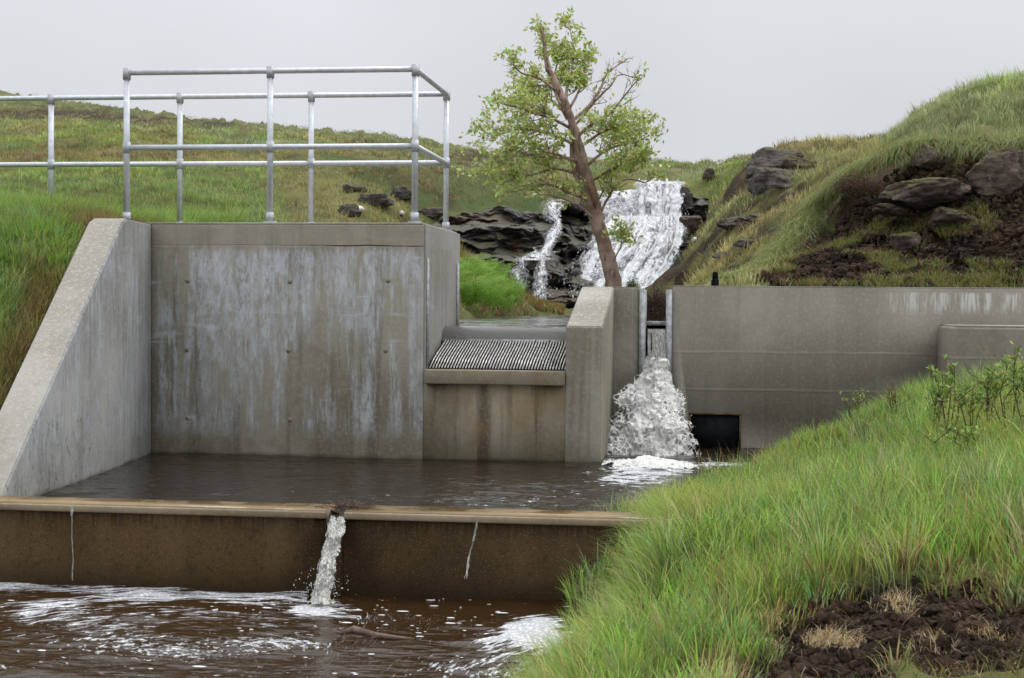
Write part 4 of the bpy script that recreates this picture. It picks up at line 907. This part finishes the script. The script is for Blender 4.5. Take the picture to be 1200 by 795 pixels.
# --- hillside and right mound
def hill_grass():
    nt = 33000; a = -.60+1.0*RNG.random(nt); L_ = math.log(11.75)+(math.log(140)-math.log(11.75))*RNG.random(nt)**1.05
    Y = np.exp(L_); X = a*Y; Z = bankz(X, Y); px, py = topx(np.c_[X, Y, Z])
    pw = peatw(X, Y, Z); water_ = (Z < UZ+.03)
    falls = (px > 596) & (px < 806) & (py > 214) & (Y < 29.5); rockf = (px > 515) & (px < 690) & (py > 238) & (Y > 20)
    stream = (px > 690) & (px < 800) & (py > 206) & (Y < 45)
    hid = (px > 535) & (px < 757) & (py > 330)
    ok = (pw < np.where((px < 900) | (py < 200), .55+.5*RNG.random(nt), .35+.2*RNG.random(nt))) & ~water_ & ~falls & ~rockf & ~stream & (px > -60) & (px < 1420) & (py < 400) & ~hid
    X, Y, px, py, Z = X[ok], Y[ok], px[ok], py[ok], Z[ok]; nt = len(X)
    zn = fbm(P3(X*.35, Y*.16), 3, 87); zn2 = fbm(P3(X*1.2, Y*.6), 3, 88)
    lush, olive, straw, rush = np.array([.24, .34, .07]), np.array([.29, .27, .08]), np.array([.46, .38, .18]), np.array([.27, .33, .17])
    k1 = sm(zn, -.2, .5)[:, None]; c = olive*(1-k1)+lush*k1
    k2 = (sm(zn2+.35*fbm(P3(X*3, Y*1.6), 2, 144), .1, .6)*.8)[:, None]; c = c*(1-k2)+straw*k2
    k3 = (sm(fbm(P3(X*.5, Y*.3), 2, 89), .15, .5)*.8)[:, None]; c = c*(1-k3)+rush*k3
    mound = ((px > 1040) & (py < 175) & (Y < 24))[:, None]; c = np.where(mound, np.array([.32, .36, .16])*(1-k2)+np.array([.30, .40, .12])*k2, c)
    rslope = ((px > 800) & (px <= 1040) & (Y < 24))[:, None]; c = np.where(rslope, c*.5+np.array([.48, .42, .17])*.5, c)
    lushL = ((px < 330) & (py > 195) & (Y < 24))[:, None]; c = np.where(lushL, c*.4+np.array([.28, .42, .09])*.6, c)
    brn = ((px > 330) & (px < 600) & (py > 175) & (Y < 34))[:, None]; c = np.where(brn, c*.45+np.array([.34, .25, .09])*.55, c)
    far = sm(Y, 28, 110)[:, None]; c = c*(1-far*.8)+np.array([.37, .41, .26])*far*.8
    k5 = (sm(fbm(P3(X*.9, Y*.35), 4, 188), .35, .75)*.75*(Y > 14))[:, None]; c = c*(1-k5)+np.array([.26, .17, .09])*k5
    kp = (np.clip(peatw(X, Y, Z), 0, 1)*.75)[:, None]; c = c*(1-kp)+np.array([.17, .095, .055])*kp
    c = c*(.55+.9*RNG.random((nt, 1)))*(1+.30*np.clip(fbm(P3(X*.6, Y*.4), 3, 189), -1, 1))[:, None]
    sc = np.clip(Y/14, .8, 4.2); hT = (.105+.09*RNG.random(nt))*sc**.35; hT = np.where(mound[:, 0], hT*1.35, hT)*(1-.6*sm(Y, 40, 90)); hT = np.where(brn[:, 0], hT*.8, hT)
    per = 17; x, y, az, rr_, i = tufted(X, Y, per, 1.); x = X[i]+(x-X[i])*.095*sc[i]; y = Y[i]+(y-Y[i])*.12*sc[i]; n = len(x)
    y = np.maximum(y, 11.74); z = bankz(x, y)
    h = hT[i]*(.5+.7*RNG.random(n))*(1-.35*rr_); cc = c[i]*(1+.18*RNG.normal(size=(n, 1)))
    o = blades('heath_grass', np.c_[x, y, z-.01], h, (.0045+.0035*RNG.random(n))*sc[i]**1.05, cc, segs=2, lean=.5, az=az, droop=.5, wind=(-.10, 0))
    tag(o, 'mixed green and straw moorland grass covering the hillside behind', 'grass', kind='stuff')
    # drooping turf fringe along the overhang of the peat face
    for k_, (pts_, nn, hh) in enumerate([([(984, 216, 14.4), (1010, 200, 14.1), (1045, 184, 13.9), (1075, 168, 14.0), (1110, 170, 13.95), (1150, 176, 13.9), (1215, 166, 13.8)], 9000, .20), ([(985, 218, 14.4), (960, 240, 14.6), (945, 262, 14.2), (925, 285, 13.7), (905, 305, 13.2)], 6000, .16), ([(905, 305, 13.2), (885, 318, 12.7), (850, 325, 12.3)], 2500, .11)]):
        q = np.array([at(*p_) for p_ in pts_]); u = RNG.random(nn)*(len(q)-1); x, y, z = [np.interp(u, np.arange(len(q)), q[:, j]) for j in range(3)]
        x += RNG.normal(size=nn)*.06; y += RNG.random(nn)*.25; z = np.maximum(bankz(x, y), z-.02)+.01
        o = blades('turf_fringe', np.c_[x, y, z], hh*(.5+.8*RNG.random(nn)), .004+.003*RNG.random(nn), pal(nn, [(.2, .25, .08), (.32, .28, .12), (.19, .29, .06)], [2, 2, 1]), segs=4, lean=1.1, az=-math.pi/2-.5+RNG.normal(size=nn)*.8, droop=1.15)
        tag(o, ['shaggy turf hanging over the top of the dark peat face', 'yellowish turf tumbling down the left edge of the peat face', 'low turf edge where the peat face meets the wall'][k_], 'grass', kind='stuff')
    # sparse tufts in peat
    nn = 900; px_ = RNG.uniform(900, 1210, nn); py_ = RNG.uniform(250, 330, nn); q = []
    x = RNG.uniform(.4, 3, nn*3); y = RNG.uniform(11.9, 13.6, nn*3); s_ = fbm(P3(x*2.6, y*2.6), 3, 99) > .38; x, y = x[s_], y[s_]
    x, y, az, rr_, i = tufted(x, y, 14, .05); z = bankz(x, y); n = len(x)
    o = blades('peat_moss_tufts', np.c_[x, y, z], .04+.06*RNG.random(n), .004+.003*RNG.random(n), pal(n, [(.14, .15, .03), (.25, .2, .08), (.12, .18, .03)], [2, 2, 1]), segs=2, lean=.8, az=az)
    tag(o, 'sparse mossy tufts clinging to the bare peat slope', 'grass', kind='stuff')
    # brown sedge along the far pool edge
    n = 5000; px_ = RNG.uniform(536, 662, n); Yq = RNG.uniform(19.6, 21.5, n); X = np.array([at(a_, 366, b_)[0] for a_, b_ in zip(px_, Yq)]); z = np.maximum(bankz(X, Yq), UZ)
    o = blades('pool_sedge', np.c_[X, Yq, z], np.interp(px_, [536, 600, 662], [.26, .2, .08])*(.5+.7*RNG.random(n)), .010+.008*RNG.random(n), pal(n, [(.30, .15, .07), (.26, .22, .08), (.14, .19, .04)], [2, 2, 2]), 'straw', 2, .6)
    tag(o, 'brownish sedge fringing the far edge of the upper pool', 'sedge', kind='stuff')
hill_grass()

# --- bracken ferns behind the pool
def fern_mesh(name, seed, H=.5):
    r = random.Random(seed); V = []; F = []; C = []
    def leafq(a, d, s_, w, c):
        n0 = len(V); e = a+d*s_; V.extend([tuple(a-w), tuple(a+d*s_*.5+w*1.6), tuple(e), tuple(a+d*s_*.5-w*1.6)]); F.append([n0, n0+1, n0+2, n0+3]); C.extend([c]*4)
    for f_ in range(8):
        az = f_*.79+r.random()*.5; H_ = H*(.7+.5*r.random()); out = Vector((math.cos(az), math.sin(az), 0)); g = .8+.5*r.random(); g *= r.uniform(.75, 1.2); c = (.25*g, .43*g, .07*g, 1)
        for k in range(3, 15):
            u = k/15; p = out*(H_*.55*u**1.5)+Vector((0, 0, H_*(u-.28*u**3))); tn = (out*.8*u+Vector((0, 0, 1-.8*u))).normalized(); sd = tn.cross(out.cross(Vector((0, 0, 1)))).normalized(); lat = Vector((-out.y, out.x, 0))
            L_ = H_*.34*(1-u)**.8+.01
            for sgn in (-1, 1):
                for j in range(4):
                    q = p+lat*sgn*L_*j/4+tn*L_*.12*j; leafq(q, (lat*sgn*.7+tn*(.8 if j % 2 else -.1)+Vector((0, 0, r.uniform(-.3, .3)))).normalized(), L_*.33, lat.cross(tn)*0+tn*.006, c)
    me_ = mk(name, V, F, M['fern'], attrs={'col': C}); return me_
fp = [fern_mesh('bracken_fern', s) for s in (1, 2, 3)]
FS = [(x, y) for y in (15.2, 16.1, 17.0, 17.9, 18.8) for x in range(7)]
fr_ = random.Random(5); first = [True]*3; cnt = 0
for j, Y in enumerate((16.6, 17.6, 18.6, 19.4)):
    for px in range(528, 655, 13):
        yb = np.interp(px, [528, 560, 600, 650], [[366, 356, 344, 332][j], [366, 354, 341, 330][j], [367, 360, 352, 348][j], [369, 366, 364, 363][j]])
        if px > 600+j*6: continue
        P = at(px+fr_.uniform(-5, 5), yb, Y); k = cnt % 3
        o = fp[k] if first[k] else fp[k].copy()
        if not first[k]: COL.objects.link(o)
        first[k] = False; o.location = P; o.rotation_euler = (0, 0, fr_.random()*6); s_ = fr_.uniform(.75, 1.05)*(1.0 if px < 585 else .7); o.scale = (s_,)*3
        tag(o, 'bright green bracken fern in the dense patch behind the platform corner', 'fern', 'bracken ferns beside the upper pool'); cnt += 1
# raised ground for the fern bank
v, f = ICO5
c0 = at(540, 392, 19); vv = v*np.array([1.05, 2.6, .72]); vv = vv*(1+.08*fbm(v*2, 3, 6)[:, None])+c0
fb_ = vv.copy()
tag(mk('fern_bank', vv, f, M['ground'], loc=tuple(c0), smooth=True, attrs={'peat': np.full(len(v), .25), 'grass': np.ones(len(v))}), kind='structure')

q_ = fb_[(fb_[:, 2] > UZ-.02)]; q_ = q_[RNG.integers(0, len(q_), 7000)]+RNG.normal(size=(7000, 3))*np.array([.05, .05, .0]); q_ = q_[q_[:, 1] < 18.6]
o = blades('bank_sedge', q_-[0, 0, .02], .05+.13*RNG.random(len(q_)), .008+.006*RNG.random(len(q_)), pal(len(q_), [(.34, .19, .09), (.34, .30, .12), (.24, .33, .08)], [2, 2, 2]), 'straw', 2, .6)
tag(o, 'russet and green sedge at the foot of the bracken patch', 'sedge', kind='stuff')
# --- heather bush in the gap
def bushlet(name, P, R, n, cols, label, cat, leaf=.012, mat='leaf', stems=30, group=None, flat=1.0):
    root = empty(name, tuple(P), label, cat, group)
    P = np.array(P); b = MB(); tips = []
    for i in range(stems):
        a = RNG.random()*6.28; el = RNG.random()**.6; d = np.array([math.cos(a)*el*R[0], math.sin(a)*el*R[1], R[2]*(1-.55*el*el)*(.7+.35*RNG.random())])
        m_ = d*.5+RNG.normal(size=3)*.02; b.tube([P, P+m_, P+d], [.005, .0035, .0015], 4, cap=False); tips.append((m_, d))
    b.build('stem', M['twig'], root)
    i = RNG.integers(0, len(tips), n); m_ = np.array([t_[0] for t_ in tips])[i]; d = np.array([t_[1] for t_ in tips])[i]; u = RNG.random((n, 1))**.6
    Q = P+m_*(1-u)+d*u+RNG.normal(size=(n, 3))*leaf*1.5
    leaves('leaves', Q, leaf, pal(n, *cols), root, mat)
    return root
def leaves(name, Q, size, col, root, mat='leaf', asp=.45, dirs=None):
    n = len(Q); d = RNG.normal(size=(n, 3)) if dirs is None else dirs; d /= np.linalg.norm(d, axis=1)[:, None]; e = np.cross(d, RNG.normal(size=(n, 3))); e /= np.linalg.norm(e, axis=1)[:, None]
    s = size*(.6+.8*RNG.random((n, 1))) if not hasattr(size, 'shape') else size; V = np.stack([Q, Q+d*s*.5+e*s*asp*.5, Q+d*s, Q+d*s*.5-e*s*asp*.5], 1).reshape(-1, 3)
    C = np.ones((n, 4, 4)); C[:, :, :3] = np.clip(col, 0, 1)[:, None, :]
    return mk(name, V, (np.arange(4*n), np.full(n, 4, np.int32)), M[mat], root, attrs={'col': C.reshape(-1, 4)})
HC = ([(.075, .035, .035), (.11, .06, .055), (.05, .03, .025)], [2, 2, 1])
bushlet('heather_bush', at(769, 392, 12.75), (.22, .14, .46), 7500, HC, 'dull purple brown heather bush seen through the sluice gap', 'heather', .013, stems=70)
bushlet('heather_bush', at(1005, 232, 13.7), (.24, .15, .22), 6000, ([(.10, .05, .045), (.13, .08, .05), (.12, .12, .03)], [2, 2, 1]), 'purple brown heather cushion at the left end of the peat overhang', 'heather', .016, stems=80)
bushlet('heather_bush', at(742, 338, 12.1), (.05, .05, .05), 900, ([(.07, .10, .02), (.12, .14, .03)], [2, 1]), 'tiny green cushion plant at the top of the stub wall', 'heather', .012, stems=24)
# --- young willow / bog myrtle shrubs on the near bank
SC = ([(.26, .36, .08), (.18, .28, .06), (.36, .43, .15)], [3, 2, 1.4])
def shrub(px, py, Y, hgt, wid, ns, label, name='willow_shrub', cols=SC, leaf=.034, nl=40, cat='shrub', lean=0.):
    P = at(px, py, Y); P[2] = float(nearz(np.array([P[0]]), np.array([Y]))[0]); root = empty(name, tuple(P), label, cat)
    b = MB(); Q = []; Dd = []
    for i in range(ns):
        a = RNG.random()*6.28; sp = wid*(.3+.7*RNG.random()); e = P+np.array([math.cos(a)*sp+lean, math.sin(a)*sp*.6, hgt*(.6+.5*RNG.random())]); m_ = P+(e-P)*.5+RNG.normal(size=3)*.02+[0, 0, .03]
        b.tube([P+RNG.normal(size=3)*.01, m_, e], [.0042, .003, .0015], 5, cap=False)
        for j in range(3):
            u = .45+.45*RNG.random(); s_ = m_+(e-m_)*((u-.45)*2); f_ = s_+np.array([RNG.normal()*.06, RNG.normal()*.05, .05+.06*RNG.random()]); b.tube([s_, f_], [.003, .0012], 4, cap=False)
            for q in range(nl//3): Q.append(s_+(f_-s_)*(.25+.8*RNG.random())); Dd.append([RNG.normal(), RNG.normal(), .9])
        for q in range(nl): tq = RNG.random()**.7; Q.append((P+(m_-P)*tq*2 if tq < .5 else m_+(e-m_)*(tq-.5)*2.1)*1.0+RNG.normal(size=3)*.012); Dd.append([RNG.normal(), RNG.normal(), .7])
    b.build('stem', M['twig'], root); leaves('leaves', np.array(Q), leaf, pal(len(Q), *cols), root, asp=.5, dirs=np.array(Dd))
shrub(1003, 470, 10.4, .30, .06, 3, 'slim young sapling with pale leaves standing alone against the right wall', 'willow_sapling', leaf=.032, nl=16, cat='sapling')
shrub(1047, 475, 10.2, .22, .05, 3, 'reddish twiggy seedling right of the lone sapling', 'willow_sapling', ([(.2, .09, .04), (.16, .2, .05)], [2, 1]), .022, 10, 'sapling')
SL = [(1098, 478, 9.2, .34, .10, 4, 'slender leafy willow shrub just left of the buttress end'), (1112, 480, 8.7, .46, .09, 5, 'tallest thin willow shrub in front of the buttress end'), (1138, 495, 8.4, .34, .14, 5, 'wispy spreading willow shrub right of the tallest one'),
 (1160, 480, 8.8, .36, .10, 5, 'airy willow shrub against the face of the buttress'), (1180, 490, 8.4, .46, .09, 5, 'upright willow shrub near the right edge of the view'), (1203, 495, 8.1, .48, .12, 6, 'willow shrub cut by the right edge of the view'), (1125, 530, 7.9, .22, .16, 4, 'small willow sprig low among the rushes')]
for a_ in SL: shrub(*a_, leaf=.028, nl=34)

# ------------------------------------------------------------------ rowan tree
TY = 16.5
tree = empty('rowan_tree', tuple(at(723, 352, TY)), 'leaning rowan tree with brown trunk, pale green leaves and bare twigs at upper right', 'tree')
tb = MB(); bb = MB(); LQ = []; LD = []; trd = random.Random(3)
S = TY/FPX
def tpath(pts, y0=0., y1=0.):
    n = len(pts); return [at(p[0], p[1], TY+y0+(y1-y0)*i/max(1, n-1)) for i, p in enumerate(pts)]
def smooth(pts, k=4):
    pts = [np.array(p) for p in pts]; out = []
    for i in range(len(pts)-1):
        p0, p1, p2, p3 = pts[max(i-1, 0)], pts[i], pts[i+1], pts[min(i+2, len(pts)-1)]
        for j in range(k):
            t_ = j/k; out.append(.5*((2*p1)+(-p0+p2)*t_+(2*p0-5*p1+4*p2-p3)*t_**2+(-p0+3*p1-3*p2+p3)*t_**3))
    out.append(pts[-1]); return out
def limb(b, pts, r, n=10, wob=.007):
    q = smooth(pts); m = len(q); rr_ = np.interp(np.linspace(0, 1, m), np.linspace(0, 1, len(r)), r)*S
    q = [p+RNG.normal(size=3)*wob*(.3+rr_[i]*4) for i, p in enumerate(q)]; b.tube(q, list(rr_*(1+.025*RNG.normal(size=m))), n); return q, rr_
def leafcluster(p, size=.055, n=9):
    ax = np.array([trd.gauss(-.35, .6), trd.gauss(0, .6), trd.gauss(.15, .5)]); ax /= np.linalg.norm(ax)
    for _ in range(n):
        LQ.append(np.array(p)+ax*trd.uniform(-.03, .09)+np.array([trd.gauss(0, .026) for _ in range(3)])); LD.append(ax+np.array([trd.gauss(0, .6) for _ in range(3)]))
def twig(b, p, d, L_, r, depth, leaf):
    d = np.array(d)/np.linalg.norm(d); pts = [np.array(p)]; k = 4
    for i in range(k):
        d = d+np.array([trd.gauss(0, .17), trd.gauss(0, .17), trd.gauss(.06, .14)]); d /= np.linalg.norm(d); pts.append(pts[-1]+d*L_/k)
    b.tube(pts, list(np.linspace(r, r*.35, k+1)), 5 if r > .006 else 4, cap=False)
    if depth > 0:
        for i in range(trd.choice((3, 4))):
            q = pts[1+trd.randrange(k)]; dd = d+np.array([trd.gauss(0, .75), trd.gauss(0, .6), trd.gauss(.1, .6)]); twig(b, q, dd, L_*trd.uniform(.45, .75), r*.55, depth-1, leaf)
    if depth <= 1:
        for q in pts[1:]:
            if trd.random() < leaf*.235: leafcluster(q, n=trd.randint(9, 18))
def branch(pts, r_, leaf, nt, L_, depth=1, y1=0., up=.3):
    r = [k*.66 for k in r_]; q, rr_ = limb(bb, tpath(pts, 0, y1), r, 7)
    for i in range(nt):
        j = min(len(q)-1, int(len(q)*(.22+.78*trd.random()))); dr = q[min(j+1, len(q)-1)]-q[max(j-1, 0)]; dr /= np.linalg.norm(dr)+1e-6
        twig(bb, q[j], dr*.6+np.array([trd.gauss(0, .6), trd.gauss(0, .6), up+trd.gauss(0, .5)]), L_*trd.uniform(.6, 1.2)*(.6 if q[j][2] > 2.35 else 1), max(.004, min(rr_[j]*.5, .010)), depth, leaf)
    if leaf: leafcluster(q[-1], n=10)
limb(tb, tpath([(722, 356), (719, 335), (714, 308), (706, 280), (699, 258), (695, 238)]), [12.5, 10, 9, 8.5, 8.5, 9], 14)
limb(tb, tpath([(697, 246), (690, 218), (684, 195), (679, 172), (672, 148), (666, 130)], 0, -.05), [8.5, 7.2, 6.2, 5.4, 4.6, 3.8], 12)
limb(tb, tpath([(694, 236), (680, 212), (672, 185), (671, 160), (668, 140), (663, 122)], .05, .12), [6, 5.2, 4.3, 3.9, 3.5, 3], 10)
tb.build('trunk', M['bark'], tree, smooth=True)
wnd = MB().tube([at(688, 208, TY-.12), at(693, 222, TY-.13), at(698, 236, TY-.13), at(697, 243, TY-.11)], [.010, .034, .034, .008], 8); t = NT('torn_wood'); wnd.build('torn_bark', t.fin(t.bsdf(t.mix(t.noise(14, 4), (.10, .05, .03), (.26, .15, .09)), .9)), tree, smooth=True)
limb(bb, tpath([(666, 132), (658, 112), (648, 92), (641, 72), (637, 48), (634, 30)], 0, .1), [5, 4.5, 4, 3, 1.8, .8], 8)
Bs = [  # pts, radii, leafiness, twigs, length
 ([(663, 122), (664, 100), (670, 75), (672, 48), (668, 24)], [3.6, 2.8, 2, 1.2, .6], .75, 16, .30, .3),
 ([(641, 75), (638, 55), (640, 38), (636, 22)], [2.4, 1.8, 1.2, .6], .9, 10, .2, .1),
 ([(650, 98), (632, 84), (612, 78), (600, 66)], [2.6, 2, 1.5, .8], .55, 12, .24, -.2),
 ([(648, 92), (622, 92), (604, 84)], [2, 1.4, .7], .5, 8, .22, .2),
 ([(668, 140), (690, 118), (704, 96), (712, 78), (734, 60)], [3.4, 2.8, 2.2, 1.5, .7], .02, 13, .24, .2),
 ([(674, 158), (696, 140), (714, 128), (730, 108), (748, 84)], [3.6, 3, 2.2, 1.6, .7], .02, 13, .24, -.2),
 ([(672, 150), (690, 128), (716, 100), (726, 88), (750, 92)], [2.6, 2.2, 1.6, 1.2, .6], .03, 10, .20, .3),
 ([(668, 120), (680, 96), (686, 72), (692, 58)], [2.6, 2, 1.4, .7], .8, 13, .26, .3),
 ([(664, 134), (646, 118), (628, 112), (612, 104)], [3, 2.2, 1.6, .8], .7, 12, .3, .3),
 ([(668, 150), (640, 136), (612, 128), (590, 122)], [3, 2.4, 1.8, .8], .9, 15, .34, -.3),
 ([(670, 168), (640, 156), (608, 152), (580, 160)], [3.2, 2.6, 1.8, .8], 1., 20, .36, .3),
 ([(676, 190), (646, 180), (612, 182), (582, 190)], [3.2, 2.6, 1.8, .8], 1., 22, .34, -.2),
 ([(680, 206), (652, 198), (620, 206), (590, 214)], [3.2, 2.4, 1.6, .8], 1., 18, .30, .3),
 ([(692, 236), (668, 226), (640, 216), (612, 222)], [3, 2.6, 1.8, .8], .55, 12, .28, -.1),
 ([(700, 262), (680, 242), (652, 230), (630, 228)], [2.6, 2.2, 1.6, .8], .35, 8, .24, -.3),
 ([(680, 172), (704, 156), (726, 148), (744, 150)], [3, 2.4, 1.7, .8], .95, 18, .32, -.2),
 ([(686, 196), (708, 178), (734, 168), (752, 172)], [3, 2.4, 1.7, .8], 1., 20, .32, .2),
 ([(690, 214), (714, 200), (736, 190), (754, 188)], [2.8, 2.2, 1.6, .8], 1., 18, .30, -.1),
 ([(704, 250), (716, 226), (734, 210), (756, 214), (766, 208)], [2.6, 2.2, 1.8, 1.3, .8], .35, 9, .20, .2),
 ([(664, 134), (650, 100), (652, 70), (658, 48)], [3, 2.2, 1.6, .8], .85, 14, .26, .3),
 ([(716, 318), (722, 300), (730, 284), (734, 268)], [1.6, 1.3, 1, .5], .9, 6, .16, -.1),
 ([(706, 262), (700, 240), (712, 216), (722, 200)], [2, 1.6, 1.2, .6], .6, 8, .22, .1)]
for p_, r_, lf, nt_, L_, y1 in Bs: branch([(x_, 20+(y_-20)*.94+12) for x_, y_ in p_] if p_[-1][1] < 90 else p_, r_, lf, nt_, L_*.86, 1, y1*2.2)
bb.build('branches', M['bark'], tree, smooth=True)
LQ = np.array(LQ); LD = np.array(LD)
leaves('foliage', LQ, .052, pal(len(LQ), [(.46, .52, .15), (.34, .42, .10), (.62, .66, .34), (.52, .58, .20)], [3, 3, 1.3, 2]), tree, asp=.5, dirs=LD)
print('leaves', len(LQ))
# mound below the tree
v, f = ICO5; c0 = at(726, 372, TY+.1); vv = v*np.array([.30, .5, .32])*(1+.2*fbm(v*2, 4, 16)[:, None])+c0
tag(mk('tree_mound', vv, f, M['ground'], loc=tuple(c0), smooth=True, attrs={'peat': np.full(len(v), .9), 'grass': np.zeros(len(v))}), kind='structure')

# ------------------------------------------------------------------ light and sky
SEL, SAZ = math.radians(58), math.radians(55)      # azimuth from +Y towards +X (behind right)
w_ = bpy.data.worlds.new('World'); scn.world = w_; w_.use_nodes = True; nt = w_.node_tree; nt.nodes.clear()
out = nt.nodes.new('ShaderNodeOutputWorld'); bg = nt.nodes.new('ShaderNodeBackground'); sky = nt.nodes.new('ShaderNodeTexSky')
sky.sky_type = 'NISHITA'; sky.sun_disc = False; sky.sun_elevation = SEL; sky.sun_rotation = SAZ; sky.dust_density = 5; sky.air_density = 1
hs = nt.nodes.new('ShaderNodeHueSaturation'); hs.inputs['Saturation'].default_value = .15; nt.links.new(sky.outputs[0], hs.inputs['Color'])
tc = nt.nodes.new('ShaderNodeTexCoord'); sp = nt.nodes.new('ShaderNodeSeparateXYZ'); nt.links.new(tc.outputs['Generated'], sp.inputs[0])
mr = nt.nodes.new('ShaderNodeMapRange'); mr.interpolation_type = 'SMOOTHSTEP'; nt.links.new(sp.outputs[2], mr.inputs[0]); mr.inputs[1].default_value = .08; mr.inputs[2].default_value = 1; mr.inputs[3].default_value = 7.5; mr.inputs[4].default_value = 22
no = nt.nodes.new('ShaderNodeTexNoise'); no.inputs['Scale'].default_value = 3.2; no.inputs['Detail'].default_value = 4; nt.links.new(tc.outputs['Generated'], no.inputs['Vector'])
mn = nt.nodes.new('ShaderNodeMapRange'); nt.links.new(no.outputs['Fac'], mn.inputs[0]); mn.inputs[1].default_value = .3; mn.inputs[2].default_value = .7; mn.inputs[3].default_value = .92; mn.inputs[4].default_value = 1.08
mu = nt.nodes.new('ShaderNodeMath'); mu.operation = 'MULTIPLY'; nt.links.new(mr.outputs[0], mu.inputs[0]); nt.links.new(mn.outputs[0], mu.inputs[1])
vm = nt.nodes.new('ShaderNodeVectorMath'); vm.operation = 'SCALE'; vm.inputs[0].default_value = (.955, .985, 1.04); nt.links.new(mu.outputs[0], vm.inputs['Scale'])
mx = nt.nodes.new('ShaderNodeMix'); mx.data_type = 'RGBA'; mx.inputs[0].default_value = .88; nt.links.new(hs.outputs[0], mx.inputs[6]); nt.links.new(vm.outputs[0], mx.inputs[7])
nt.links.new(mx.outputs[2], bg.inputs[0]); bg.inputs[1].default_value = .1; nt.links.new(bg.outputs[0], out.inputs[0])
sd = bpy.data.lights.new('sun', 'SUN'); sd.energy = 1.2; sd.angle = math.radians(25); sd.color = (1, .96, .90); so_ = bpy.data.objects.new('sun', sd); COL.objects.link(so_)
dv = Vector((math.cos(SEL)*math.sin(SAZ), math.cos(SEL)*math.cos(SAZ), math.sin(SEL))); so_.rotation_euler = dv.to_track_quat('Z', 'Y').to_euler()
scn.view_settings.view_transform = 'Standard'; scn.view_settings.look = 'None'; scn.view_settings.exposure = 0
scn.cycles.max_bounces = 6; scn.cycles.transparent_max_bounces = 24; scn.cycles.use_denoising = True
